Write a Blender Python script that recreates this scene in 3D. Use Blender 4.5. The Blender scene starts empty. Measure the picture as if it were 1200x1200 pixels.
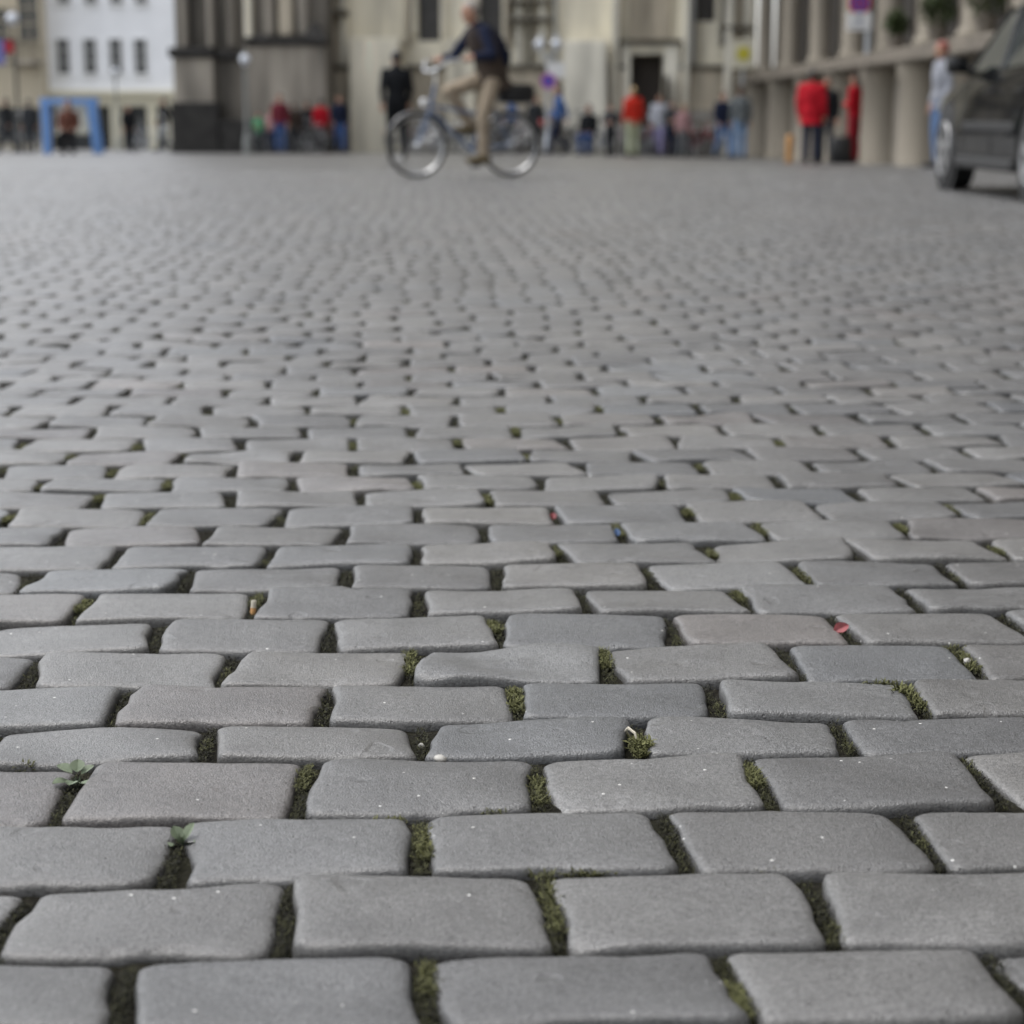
import bpy, bmesh, math, random
import numpy as np
from mathutils import Vector, Matrix, noise

R = math.radians
random.seed(11)
rng = np.random.default_rng(11)
scene = bpy.context.scene
C = scene.collection

# ------------------------------------------------------------------ camera
H = 0.66                      # eye height
F = 2200.0                    # focal length in photo pixels (1200 px wide photo)
HOR = 135.0                   # horizon row in the photo
PITCH = math.atan((600 - HOR) / F)
cam_d = bpy.data.cameras.new('camera')
cam_d.sensor_width = 36.0
cam_d.lens = 36.0 * F / 1200.0
cam_d.clip_start = 0.05
cam_d.clip_end = 1500.0
cam_d.dof.use_dof = True
cam_d.dof.focus_distance = 2.10
cam_d.dof.aperture_fstop = 5.4
cam = bpy.data.objects.new('camera', cam_d)
C.objects.link(cam)
cam.location = (0, 0, H)
cam.rotation_euler = (math.pi / 2 - PITCH, 0, 0)
scene.camera = cam

# ------------------------------------------------------------------ sky and sun (overcast)
SUN_EL, SUN_AZ = R(66), R(-62)       # azimuth measured from +Y towards +X
world = bpy.data.worlds.new('World')
scene.world = world
world.use_nodes = True
wn, wl = world.node_tree.nodes, world.node_tree.links
bg = wn['Background']
sky = wn.new('ShaderNodeTexSky')
sky.sky_type = 'NISHITA'
sky.sun_disc = False
sky.sun_elevation = SUN_EL
sky.sun_rotation = SUN_AZ
sky.air_density = 1.0
sky.dust_density = 3.0
sky.ozone_density = 1.0
hs = wn.new('ShaderNodeHueSaturation')
hs.inputs['Saturation'].default_value = 0.26
wl.new(sky.outputs[0], hs.inputs['Color'])
wl.new(hs.outputs[0], bg.inputs['Color'])
bg.inputs['Strength'].default_value = 0.15
sun_d = bpy.data.lights.new('sun', 'SUN')
sun_d.energy = 0.5
sun_d.angle = R(45)
sun_d.color = (1.0, 0.985, 0.965)
sun = bpy.data.objects.new('sun', sun_d)
C.objects.link(sun)
sd = Vector((math.sin(SUN_AZ) * math.cos(SUN_EL), math.cos(SUN_AZ) * math.cos(SUN_EL), math.sin(SUN_EL)))
sun.rotation_euler = sd.to_track_quat('Z', 'Y').to_euler()
vs = scene.view_settings
vs.view_transform = 'Standard'
vs.look = 'None'
vs.exposure = 1.12
vs.gamma = 1.0
vs.use_curve_mapping = False
scene.cycles.use_denoising = True
scene.cycles.max_bounces = 6

# ------------------------------------------------------------------ ground shape and pixel maths
def sst(a, b, x):
    t = np.clip((x - a) / (b - a), 0, 1)
    return t * t * (3 - 2 * t)

def zf(x, y):
    """height of the square: level near the viewer, then falling gently"""
    x = np.asarray(x, float); y = np.asarray(y, float)
    d = y - 28.0
    soft = 0.5 * (d + np.sqrt(d * d + 16.0))
    soft = np.where(y < 8, 0, soft - 0.0) * sst(8, 24, y)
    return -0.015 * soft - 0.12 * sst(0, 6, x) * sst(20, 36, y)

CP, SP = math.cos(PITCH), math.sin(PITCH)

def ray(px, py):
    xx, yy = (px - 600) / F, (py - 600) / F
    return Vector((xx, CP - yy * SP, -SP - yy * CP))

def gp(px, py, z=0.0):
    r = ray(px, py)
    t = (z - H) / r.z
    return Vector((r.x * t, r.y * t, z))

def at(px, py, Y):
    r = ray(px, py)
    t = Y / r.y
    return Vector((r.x * t, Y, H + r.z * t))

def on_ground(px, Y):
    """point of the square straight below pixel column px at distance Y"""
    r = ray(px, HOR)
    x = r.x * Y / r.y
    return Vector((x, Y, float(zf(x, Y))))

# ------------------------------------------------------------------ helpers
def link(name, me, mat=None, parent=None):
    o = bpy.data.objects.new(name, me)
    C.objects.link(o)
    if mat is not None:
        for m in (mat if isinstance(mat, (list, tuple)) else [mat]):
            me.materials.append(m)
    if parent is not None:
        o.parent = parent
    return o

def tag(o, label=None, cat=None, group=None, kind=None):
    if label: o['label'] = label
    if cat: o['category'] = cat
    if group: o['group'] = group
    if kind: o['kind'] = kind
    return o

def thing(name, label, cat, loc=(0, 0, 0), rz=0.0, group=None):
    o = bpy.data.objects.new(name, None)
    o.empty_display_size = 0.1
    C.objects.link(o)
    o.location = loc
    o.rotation_euler = (0, 0, rz)
    return tag(o, label, cat, group)

class MB:
    """collects simple shapes into one mesh"""
    def __init__(s):
        s.v, s.f = [], []
    def add(s, vs_, fs_):
        k = len(s.v)
        s.v += [tuple(p) for p in vs_]
        s.f += [tuple(i + k for i in f) for f in fs_]
        return s
    def box(s, x0, x1, y0, y1, z0, z1, bev=0.0):
        if bev <= 0:
            s.add([(x0, y0, z0), (x1, y0, z0), (x1, y1, z0), (x0, y1, z0), (x0, y0, z1), (x1, y0, z1), (x1, y1, z1), (x0, y1, z1)],
                  [(3, 2, 1, 0), (4, 5, 6, 7), (0, 1, 5, 4), (1, 2, 6, 5), (2, 3, 7, 6), (3, 0, 4, 7)])
            return s
        b = min(bev, (x1 - x0) * .45, (y1 - y0) * .45, (z1 - z0) * .45)
        def ring(z, i):
            return [(x0 + i, y0 + b, z), (x0 + b, y0 + i, z), (x1 - b, y0 + i, z), (x1 - i, y0 + b, z),
                    (x1 - i, y1 - b, z), (x1 - b, y1 - i, z), (x0 + b, y1 - i, z), (x0 + i, y1 - b, z)]
        rings = [ring(z0, b * .7), ring(z0 + b, 0), ring(z1 - b, 0), ring(z1, b * .7)]
        return s.rings(rings)
    def rings(s, rings, cap=True):
        n = len(rings[0])
        k = len(s.v)
        for r in rings:
            s.v += [tuple(p) for p in r]
        for a in range(len(rings) - 1):
            for i in range(n):
                j = (i + 1) % n
                s.f.append((k + a * n + i, k + a * n + j, k + (a + 1) * n + j, k + (a + 1) * n + i))
        if cap:
            s.f.append(tuple(k + i for i in reversed(range(n))))
            e = k + (len(rings) - 1) * n
            s.f.append(tuple(e + i for i in range(n)))
        return s
    def tube(s, pts, rad, n=8, cap=True):
        pts = [Vector(p) for p in pts]
        if not isinstance(rad, (list, tuple)):
            rad = [rad] * len(pts)
        rings, up = [], None
        for i, p in enumerate(pts):
            d = (pts[min(i + 1, len(pts) - 1)] - pts[max(i - 1, 0)]).normalized()
            if up is None:
                up = Vector((0, 0, 1)) if abs(d.z) < .9 else Vector((0, 1, 0))
            a = d.cross(up)
            if a.length < 1e-5: a = d.cross(Vector((1, 0, 0)))
            a.normalize()
            b = a.cross(d).normalized()
            up = b
            rings.append([p + rad[i] * (math.cos(2 * math.pi * k / n) * a - math.sin(2 * math.pi * k / n) * b) for k in range(n)])
        return s.rings(rings, cap)
    def capsule(s, p0, p1, r0, r1, n=10):
        p0, p1 = Vector(p0), Vector(p1)
        d = (p1 - p0)
        L = d.length
        d = d / L if L > 1e-6 else Vector((0, 0, 1))
        pts, rr = [], []
        for a in (80, 50, 25):
            pts.append(p0 - d * r0 * math.sin(R(a))); rr.append(r0 * math.cos(R(a)))
        for t in (0, .5, 1):
            pts.append(p0.lerp(p1, t)); rr.append(r0 + (r1 - r0) * t)
        for a in (25, 50, 80):
            pts.append(p1 + d * r1 * math.sin(R(a))); rr.append(r1 * math.cos(R(a)))
        return s.tube(pts, rr, n)
    def torus(s, c, axis, Rr, r, n=40, m=8, a0=0.0, a1=360.0, sq=1.0):
        c, axis = Vector(c), Vector(axis).normalized()
        e1 = axis.cross(Vector((0, 0, 1)) if abs(axis.z) < .9 else Vector((1, 0, 0))).normalized()
        e2 = axis.cross(e1)
        full = abs(a1 - a0) >= 359.9
        k = len(s.v)
        cnt = n if full else n + 1
        for i in range(cnt):
            a = R(a0 + (a1 - a0) * i / n)
            d = math.cos(a) * e1 + math.sin(a) * e2
            for j in range(m):
                b = 2 * math.pi * j / m
                s.v.append(tuple(c + d * (Rr + r * math.cos(b)) + axis * r * sq * math.sin(b)))
        for i in range(n):
            i2 = (i + 1) % cnt
            for j in range(m):
                j2 = (j + 1) % m
                s.f.append((k + i * m + j, k + i2 * m + j, k + i2 * m + j2, k + i * m + j2))
        return s
    def lathe(s, c, prof, n=20, axis='z'):
        c = Vector(c)
        rings = []
        for (r, h) in prof:
            ring = []
            for i in range(n):
                a = 2 * math.pi * i / n
                p = Vector((r * math.cos(a), r * math.sin(a), h))
                if axis == 'y': p = Vector((p.x, p.z, p.y))
                if axis == 'x': p = Vector((p.z, p.x, p.y))
                ring.append(c + p)
            rings.append(ring)
        return s.rings(rings)
    def mesh(s, name, smooth=False):
        me = bpy.data.meshes.new(name)
        me.from_pydata(s.v, [], s.f)
        bm = bmesh.new(); bm.from_mesh(me)
        bmesh.ops.recalc_face_normals(bm, faces=bm.faces)
        bm.to_mesh(me); bm.free()
        if smooth:
            me.polygons.foreach_set('use_smooth', [True] * len(me.polygons))
            try: me.set_sharp_from_angle(angle=R(40))
            except Exception: pass
        me.update()
        return me
    def build(s, name, mat, parent=None, smooth=False):
        return link(name, s.mesh(name, smooth), mat, parent)

def remesh(mb, voxel, smooth=4):
    me = mb.mesh('shape')
    o = bpy.data.objects.new('shape', me)
    C.objects.link(o)
    m = o.modifiers.new('r', 'REMESH'); m.mode = 'VOXEL'; m.voxel_size = voxel
    s = o.modifiers.new('s', 'SMOOTH'); s.factor = .5; s.iterations = smooth
    dg = bpy.context.evaluated_depsgraph_get()
    out = bpy.data.meshes.new_from_object(o.evaluated_get(dg))
    bpy.data.objects.remove(o)
    bpy.data.meshes.remove(me)
    out.polygons.foreach_set('use_smooth', [True] * len(out.polygons))
    return out

# ------------------------------------------------------------------ materials
def new_mat(name):
    m = bpy.data.materials.new(name)
    m.use_nodes = True
    return m, m.node_tree.nodes, m.node_tree.links, m.node_tree.nodes['Principled BSDF']

def mat(name, col, rough=.6, metal=0.0, var=.15, scale=8.0, bump=0.0, bscale=60.0, spec=.5, streak=False, coat=0.0):
    """plain surface with uneven tone and fine relief"""
    m, n, l, p = new_mat(name)
    tc = n.new('ShaderNodeTexCoord')
    src = tc.outputs['Object']
    if streak:
        mp = n.new('ShaderNodeMapping'); mp.inputs['Scale'].default_value = (1.6, 1.6, .25)
        l.new(src, mp.inputs[0]); src = mp.outputs[0]
    nz = n.new('ShaderNodeTexNoise'); nz.inputs['Scale'].default_value = scale; nz.inputs['Detail'].default_value = 6
    l.new(src, nz.inputs['Vector'])
    mr = n.new('ShaderNodeMapRange')
    mr.inputs[1].default_value = .3; mr.inputs[2].default_value = .7
    mr.inputs[3].default_value = 1 - var; mr.inputs[4].default_value = 1 + var
    l.new(nz.outputs[0], mr.inputs[0])
    mx = n.new('ShaderNodeMix'); mx.data_type = 'RGBA'; mx.blend_type = 'MULTIPLY'; mx.inputs[0].default_value = 1
    mx.inputs[6].default_value = (*col, 1)
    l.new(mr.outputs[0], mx.inputs[7])
    l.new(mx.outputs[2], p.inputs['Base Color'])
    p.inputs['Roughness'].default_value = rough
    p.inputs['Metallic'].default_value = metal
    p.inputs['Specular IOR Level'].default_value = spec
    if coat: p.inputs['Coat Weight'].default_value = coat; p.inputs['Coat Roughness'].default_value = .05
    if bump:
        nb = n.new('ShaderNodeTexNoise'); nb.inputs['Scale'].default_value = bscale; nb.inputs['Detail'].default_value = 5
        l.new(tc.outputs['Object'], nb.inputs['Vector'])
        b = n.new('ShaderNodeBump'); b.inputs['Strength'].default_value = bump; b.inputs['Distance'].default_value = .01
        l.new(nb.outputs[0], b.inputs['Height']); l.new(b.outputs[0], p.inputs['Normal'])
    return m

def stone_shade(n, l, p, tone_out, tint_out, pos_out):
    """worn grey slag stone: mottled tone, glassy white flecks, fine pitting"""
    cr = n.new('ShaderNodeValToRGB')
    e = cr.color_ramp.elements
    e[0].position = 0; e[0].color = (.090, .092, .094, 1)
    e[1].position = 1; e[1].color = (.136, .136, .134, 1)
    l.new(tone_out, cr.inputs[0])
    tr = n.new('ShaderNodeValToRGB')
    t = tr.color_ramp.elements
    t[0].position = 0; t[0].color = (.955, .99, 1.03, 1)
    t[1].position = 1; t[1].color = (1.05, .98, .95, 1)
    for q, c in ((.22, (1.0, 1.0, 1.0, 1)), (.80, (1.02, 1.0, .975, 1))):
        k = t.new(q); k.color = c
    l.new(tint_out, tr.inputs[0])
    m1 = n.new('ShaderNodeMix'); m1.data_type = 'RGBA'; m1.blend_type = 'MULTIPLY'; m1.inputs[0].default_value = 1
    l.new(cr.outputs[0], m1.inputs[6]); l.new(tr.outputs[0], m1.inputs[7])
    def nz(scale, det, rough=.55):
        a = n.new('ShaderNodeTexNoise'); a.inputs['Scale'].default_value = scale
        a.inputs['Detail'].default_value = det; a.inputs['Roughness'].default_value = rough
        l.new(pos_out, a.inputs['Vector']); return a.outputs[0]
    def mrng(o, a, b, c, d):
        k = n.new('ShaderNodeMapRange')
        for i, v in enumerate((a, b, c, d)): k.inputs[i + 1].default_value = v
        l.new(o, k.inputs[0]); return k.outputs[0]
    big0 = mrng(nz(9, 5, .65), .3, .7, .82, 1.17)
    stain = mrng(nz(1.1, 4, .6), .3, .7, .86, 1.12)
    mb_ = n.new('ShaderNodeMath'); mb_.operation = 'MULTIPLY'; l.new(big0, mb_.inputs[0]); l.new(stain, mb_.inputs[1]); big = mb_.outputs[0]
    fine = mrng(nz(250, 3, .85), .3, .7, .42, 1.58)
    mu = n.new('ShaderNodeMath'); mu.operation = 'MULTIPLY'; l.new(big, mu.inputs[0]); l.new(fine, mu.inputs[1])
    m2 = n.new('ShaderNodeMix'); m2.data_type = 'RGBA'; m2.blend_type = 'MULTIPLY'; m2.inputs[0].default_value = 1
    l.new(m1.outputs[2], m2.inputs[6]); l.new(mu.outputs[0], m2.inputs[7])
    vo = n.new('ShaderNodeTexVoronoi'); vo.inputs['Scale'].default_value = 55; l.new(pos_out, vo.inputs['Vector'])
    sp1 = mrng(vo.outputs['Distance'], .07, .11, 1, 0)
    sx = n.new('ShaderNodeSeparateColor'); l.new(vo.outputs['Color'], sx.inputs[0])
    sp2 = mrng(sx.outputs[0], .84, .86, 0, 1)
    sm = n.new('ShaderNodeMath'); sm.operation = 'MULTIPLY'; l.new(sp1, sm.inputs[0]); l.new(sp2, sm.inputs[1])
    m3 = n.new('ShaderNodeMix'); m3.data_type = 'RGBA'
    l.new(sm.outputs[0], m3.inputs[0]); l.new(m2.outputs[2], m3.inputs[6]); m3.inputs[7].default_value = (.62, .62, .60, 1)
    # dark pits
    vp = n.new('ShaderNodeTexVoronoi'); vp.inputs['Scale'].default_value = 120; l.new(pos_out, vp.inputs['Vector'])
    pit1 = mrng(vp.outputs['Distance'], .10, .22, 1, 0)
    px_ = n.new('ShaderNodeSeparateColor'); l.new(vp.outputs['Color'], px_.inputs[0])
    pit2 = mrng(px_.outputs[1], .90, .93, 0, 1)
    pm = n.new('ShaderNodeMath'); pm.operation = 'MULTIPLY'; l.new(pit1, pm.inputs[0]); l.new(pit2, pm.inputs[1])
    pm2 = n.new('ShaderNodeMath'); pm2.operation = 'MULTIPLY'; l.new(pm.outputs[0], pm2.inputs[0]); pm2.inputs[1].default_value = .35
    m4 = n.new('ShaderNodeMix'); m4.data_type = 'RGBA'
    l.new(pm2.outputs[0], m4.inputs[0]); l.new(m3.outputs[2], m4.inputs[6]); m4.inputs[7].default_value = (.05, .05, .05, 1)
    l.new(m4.outputs[2], p.inputs['Base Color'])
    p.inputs['IOR'].default_value = 1.55
    ro = mrng(nz(25, 3), .3, .7, .29, .44)
    l.new(ro, p.inputs['Roughness'])
    p.inputs['Specular IOR Level'].default_value = .5
    # relief
    h1 = nz(520, 2, .5); h2 = nz(70, 2)
    ad = n.new('ShaderNodeMath'); ad.operation = 'MULTIPLY_ADD'
    l.new(h2, ad.inputs[0]); ad.inputs[1].default_value = .8; l.new(h1, ad.inputs[2])
    dent = mrng(nz(16, 1, .5), .68, .74, 0, 1.3)
    sa = n.new('ShaderNodeMath'); sa.operation = 'SUBTRACT'; l.new(ad.outputs[0], sa.inputs[0]); l.new(dent, sa.inputs[1])
    sb = n.new('ShaderNodeMath'); sb.operation = 'SUBTRACT'; l.new(sa.outputs[0], sb.inputs[0]); l.new(pm.outputs[0], sb.inputs[1])
    b = n.new('ShaderNodeBump'); b.inputs['Strength'].default_value = .75; b.inputs['Distance'].default_value = .0014
    l.new(sb.outputs[0], b.inputs['Height']); l.new(b.outputs[0], p.inputs['Normal'])

def make_stone_mat():
    m, n, l, p = new_mat('slag_stone')
    a = n.new('ShaderNodeAttribute'); a.attribute_name = 'tone'
    b = n.new('ShaderNodeAttribute'); b.attribute_name = 'tint'
    g = n.new('ShaderNodeNewGeometry')
    stone_shade(n, l, p, a.outputs['Fac'], b.outputs['Fac'], g.outputs['Position'])
    return m
STONE = make_stone_mat()

YAW = math.atan(120 / F)          # the rows run a little oblique to the view
UX, UY = math.cos(YAW), math.sin(YAW)      # u axis (along a row)
VX, VY = -math.sin(YAW), math.cos(YAW)     # v axis (across the rows)
PU, PV = 0.2245, 0.1480                    # spacing of the stones

def make_far_paving_mat():
    m, n, l, p = new_mat('far_paving')
    g = n.new('ShaderNodeNewGeometry')
    mp = n.new('ShaderNodeMapping'); mp.vector_type = 'TEXTURE'; mp.inputs['Rotation'].default_value = (0, 0, YAW)
    l.new(g.outputs['Position'], mp.inputs[0])
    br = n.new('ShaderNodeTexBrick')
    br.inputs['Scale'].default_value = 1.0
    br.inputs['Brick Width'].default_value = PU; br.inputs['Row Height'].default_value = PV
    br.inputs['Mortar Size'].default_value = .007; br.inputs['Bias'].default_value = 0
    br.inputs['Color1'].default_value = (.15, .15, .15, 1); br.inputs['Color2'].default_value = (.85, .85, .85, 1)
    l.new(mp.outputs[0], br.inputs[0])
    va = n.new('ShaderNodeValue'); va.outputs[0].default_value = .5
    stone_shade(n, l, p, br.outputs['Color'], va.outputs[0], g.outputs['Position'])
    base = p.inputs['Base Color'].links[0].from_socket
    mx = n.new('ShaderNodeMix'); mx.data_type = 'RGBA'
    l.new(br.outputs['Fac'], mx.inputs[0]); l.new(base, mx.inputs[6]); mx.inputs[7].default_value = (.06, .055, .045, 1)
    l.new(mx.outputs[2], p.inputs['Base Color'])
    return m

def make_soil_mat():
    m, n, l, p = new_mat('joint_soil')
    g = n.new('ShaderNodeNewGeometry')
    a = n.new('ShaderNodeTexNoise'); a.inputs['Scale'].default_value = 7; a.inputs['Detail'].default_value = 5
    b = n.new('ShaderNodeTexNoise'); b.inputs['Scale'].default_value = 160; b.inputs['Detail'].default_value = 5
    l.new(g.outputs['Position'], a.inputs[0]); l.new(g.outputs['Position'], b.inputs[0])
    r = n.new('ShaderNodeValToRGB')
    e = r.color_ramp.elements
    e[0].position = .35; e[0].color = (.011, .0095, .0075, 1)
    e[1].position = .66; e[1].color = (.015, .015, .008, 1)
    l.new(a.outputs[0], r.inputs[0])
    mr = n.new('ShaderNodeMapRange'); mr.inputs[1].default_value = .3; mr.inputs[2].default_value = .75; mr.inputs[3].default_value = .45; mr.inputs[4].default_value = 1.9
    l.new(b.outputs[0], mr.inputs[0])
    mx = n.new('ShaderNodeMix'); mx.data_type = 'RGBA'; mx.blend_type = 'MULTIPLY'; mx.inputs[0].default_value = 1
    l.new(r.outputs[0], mx.inputs[6]); l.new(mr.outputs[0], mx.inputs[7]); l.new(mx.outputs[2], p.inputs['Base Color'])
    p.inputs['Roughness'].default_value = .95
    p.inputs['Specular IOR Level'].default_value = .15
    bp = n.new('ShaderNodeBump'); bp.inputs['Strength'].default_value = 1; bp.inputs['Distance'].default_value = .004
    l.new(b.outputs[0], bp.inputs['Height']); l.new(bp.outputs[0], p.inputs['Normal'])
    return m

def make_leaf_mat(name, c0, c1, rough=.6):
    m, n, l, p = new_mat(name)
    a = n.new('ShaderNodeAttribute'); a.attribute_name = 'tone'
    r = n.new('ShaderNodeValToRGB')
    r.color_ramp.elements[0].color = (*c0, 1); r.color_ramp.elements[1].color = (*c1, 1)
    l.new(a.outputs['Fac'], r.inputs[0]); l.new(r.outputs[0], p.inputs['Base Color'])
    p.inputs['Roughness'].default_value = rough
    p.inputs['Specular IOR Level'].default_value = .3
    p.inputs['Subsurface Weight'].default_value = 0.0
    return m

SOIL = make_soil_mat()
FARPAVE = make_far_paving_mat()
MOSS = make_leaf_mat('moss', (.007, .0065, .0045), (.15, .155, .060), .8)
WEED = make_leaf_mat('weed_leaf', (.06, .085, .045), (.18, .22, .15), .55)

# ------------------------------------------------------------------ the pavement
def uv_of(p):
    return (p[0] * UX + p[1] * UY, p[0] * VX + p[1] * VY)

def xy_of(u, v):
    return (u * UX + v * VX, u * UY + v * VY)

# row edges as seen in the photograph: lists of (column, row), near edge of row 0 first
B = [
 [(0, 1215), (600, 1203), (1200, 1196)],
 [(0, 1124), (100, 1123), (250, 1117), (400, 1117), (600, 1112), (860, 1110), (1000, 1109), (1200, 1110)],
 [(0, 1044), (100, 1041), (200, 1035), (280, 1028), (400, 1022), (600, 1021), (700, 1021), (900, 1020), (1000, 1022), (1200, 1017)],
 [(0, 967), (100, 962), (200, 960), (350, 955), (500, 954), (600, 948), (750, 945), (900, 944), (1050, 947), (1200, 944)],
 [(0, 898), (100, 893), (200, 889), (400, 888), (600, 887), (800, 883), (1000, 880), (1200, 880)],
 [(0, 854), (100, 850), (250, 847), (500, 845), (750, 842), (1000, 838), (1200, 837)],
 [(0, 805), (150, 803), (260, 805), (400, 802), (600, 799), (800, 797), (1200, 794)],
 [(0, 766), (250, 763), (500, 758), (700, 756), (900, 754), (1200, 751)],
 [(0, 729), (200, 726), (500, 721), (700, 719), (900, 717), (1200, 714)],
 [(0, 694), (200, 692), (400, 689), (600, 687), (800, 686), (1200, 683)],
 [(0, 667), (200, 664), (600, 660), (1000, 656), (1200, 654)],
 [(0, 640), (400, 638), (600, 636), (800, 634), (1200, 629)],
 [(0, 617), (400, 614), (600, 613), (800, 611), (1200, 606)],
 [(0, 595), (600, 591), (1200, 586)],
 [(0, 577), (600, 573), (1200, 569)],
 [(0, 560), (600, 557), (1200, 552)],
 [(0, 544), (600, 541), (1200, 537)],
 [(0, 529), (600, 526), (1200, 523)],
 [(0, 514), (600, 512), (1200, 508)],
 [(0, 500), (600, 498), (1200, 494)],
 [(0, 487), (600, 485), (1200, 482)],
 [(0, 475), (600, 473), (1200, 471)],
 [(0, 464), (600, 463), (1200, 461)],
 [(0, 455), (600, 454), (1200, 452)],
 [(0, 446.5), (600, 445.5), (1200, 443.5)],
]
J = [
 [140, 500, 860, 1187], [7, 335, 645, 965], [204, 493, 791, 1083], [80, 356, 629, 890, 1154],
 [242, 494, 746, 988], [141, 380, 607, 838, 1074], [37, 266, 484, 710, 927, 1137],
 [184, 385, 583, 788, 988, 1194], [97, 298, 490, 684, 871, 1067], [30, 217, 405, 583, 762, 938, 1114],
 [134, 314, 487, 657, 833, 1001, 1168], [70, 240, 401, 569, 728, 893, 1058], [10, 172, 328, 490, 650, 808, 960, 1118],
 [112, 270, 423, 571, 712, 861, 1007, 1151], [49, 196, 343, 488, 633, 776, 911, 1053, 1190],
 [0, 132, 273, 415, 547, 683, 822, 953, 1090], [80, 213, 348, 483, 617, 747, 878, 1007, 1133],
 [25, 162, 283, 413, 538, 665, 792, 913, 1042, 1172], [108, 230, 357, 482, 605, 727, 847, 960, 1083],
 [57, 175, 295, 415, 533, 655, 772, 888, 1007, 1127], [15, 130, 245, 360, 474, 588, 702, 818, 928, 1043, 1160],
 [88, 200, 313, 422, 535, 645, 755, 863, 972, 1083, 1187], [43, 150, 265, 372, 482, 590, 698, 802, 910, 1017, 1117],
 [5, 107, 213, 315, 423, 528, 630, 735, 840, 942, 1047, 1150],
]

def edge_fn(poly):
    uv = sorted(uv_of(gp(x, y)) for x, y in poly)
    us = np.array([a for a, _ in uv]); vs_ = np.array([b for _, b in uv])
    def f(u):
        u = np.asarray(u, float)
        r = np.interp(u, us, vs_)
        return r
    return f

edges = [edge_fn(b) for b in B]

class Row: pass
rows = []
for k in range(len(J)):
    r = Row()
    r.near, r.far = edges[k], edges[k + 1]
    js = []
    for px in J[k]:
        yn = np.interp(px, [a for a, _ in B[k]], [b for _, b in B[k]])
        yf = np.interp(px, [a for a, _ in B[k + 1]], [b for _, b in B[k + 1]])
        js.append(uv_of(gp(px, .5 * (yn + yf)))[0])
    r.js = js
    rows.append(r)
# carry the rows on beyond the frame and further away
last = edges[-1]
vk = float(last(0.3))
prev = last
def warp(k):
    a, b, c = rng.normal(0, 1, 3)
    return lambda u: .006 * (a * np.sin(u * .9 + b * 3) + .6 * c * np.sin(u * 2.1 + a * 5))
def extend(js, u0, u1):
    js = list(js)
    while js[0] > u0: js.insert(0, js[0] - PU * rng.normal(1, .03))
    while js[-1] < u1: js.append(js[-1] + PU * rng.normal(1, .03))
    return js
for r in rows[-2:]:
    r.js = extend(sorted(r.js), -8.0, 10.0)
while vk < 24.0:
    dv = PV * rng.normal(1, .05)
    vk += dv
    w = warp(0)
    v0 = vk
    r = Row()
    r.near = prev
    r.far = (lambda v0, w: (lambda u: v0 + w(np.asarray(u, float)) + 0 * np.asarray(u, float)))(v0, w)
    prev = r.far
    pj = np.array(rows[-1].js)
    q = .5 * (pj[1:] + pj[:-1])
    q = np.concatenate([[q[0] - PU], q, [q[-1] + PU]]) if len(rows) % 2 else q
    q = q + rng.normal(0, .016, len(q))
    r.js = list(np.sort(q))
    rows.append(r)

def stone_rings(u0, u1, fn, ff, npts, detailed):
    """plan outline of one stone as (u,v) points"""
    cu, hw = .5 * (u0 + u1), .5 * (u1 - u0)
    vn, vf_ = float(fn(cu)), float(ff(cu))
    hd = .5 * (vf_ - vn)
    pts = []
    per = npts // 4
    crs = [random.uniform(.010, .022) for _ in range(4)] if detailed else [random.uniform(.020, .036) for _ in range(4)]
    corners = [(1, 1), (-1, 1), (-1, -1), (1, -1)]
    if detailed:
        # arc points at each corner + points along the sides
        na = 6
        ns = [7, 3, 7, 3]    # after corner 0 comes the far side, then left, near, right
        arcs = []
        for c, (sx, sy) in enumerate(corners):
            a0 = {0: 0, 1: 90, 2: 180, 3: 270}[c]
            ex = crs[c] * random.uniform(.8, 1.5)
            ey = crs[c] * .8
            cxp, cyp = sx * (hw - ex), sy * (hd - ey)
            arcs.append([(cxp + ex * math.cos(R(a0 + 90 * i / (na - 1))), cyp + ey * math.sin(R(a0 + 90 * i / (na - 1)))) for i in range(na)])
        for c in range(4):
            pts += arcs[c]
            a, b = arcs[c][-1], arcs[(c + 1) % 4][0]
            for i in range(ns[c]):
                t = (i + 1) / (ns[c] + 1)
                pts.append((a[0] + (b[0] - a[0]) * t, a[1] + (b[1] - a[1]) * t))
    else:
        for c, (sx, sy) in enumerate(corners):
            ex, ey = crs[c], crs[c] * .8
            if c % 2 == 0:
                pts += [(sx * hw, sy * (hd - ey)), (sx * (hw - ex), sy * hd)]
            else:
                pts += [(sx * (hw - ex), sy * hd), (sx * hw, sy * (hd - ey))]
    return cu, hw, vn, vf_, hd, pts

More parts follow.
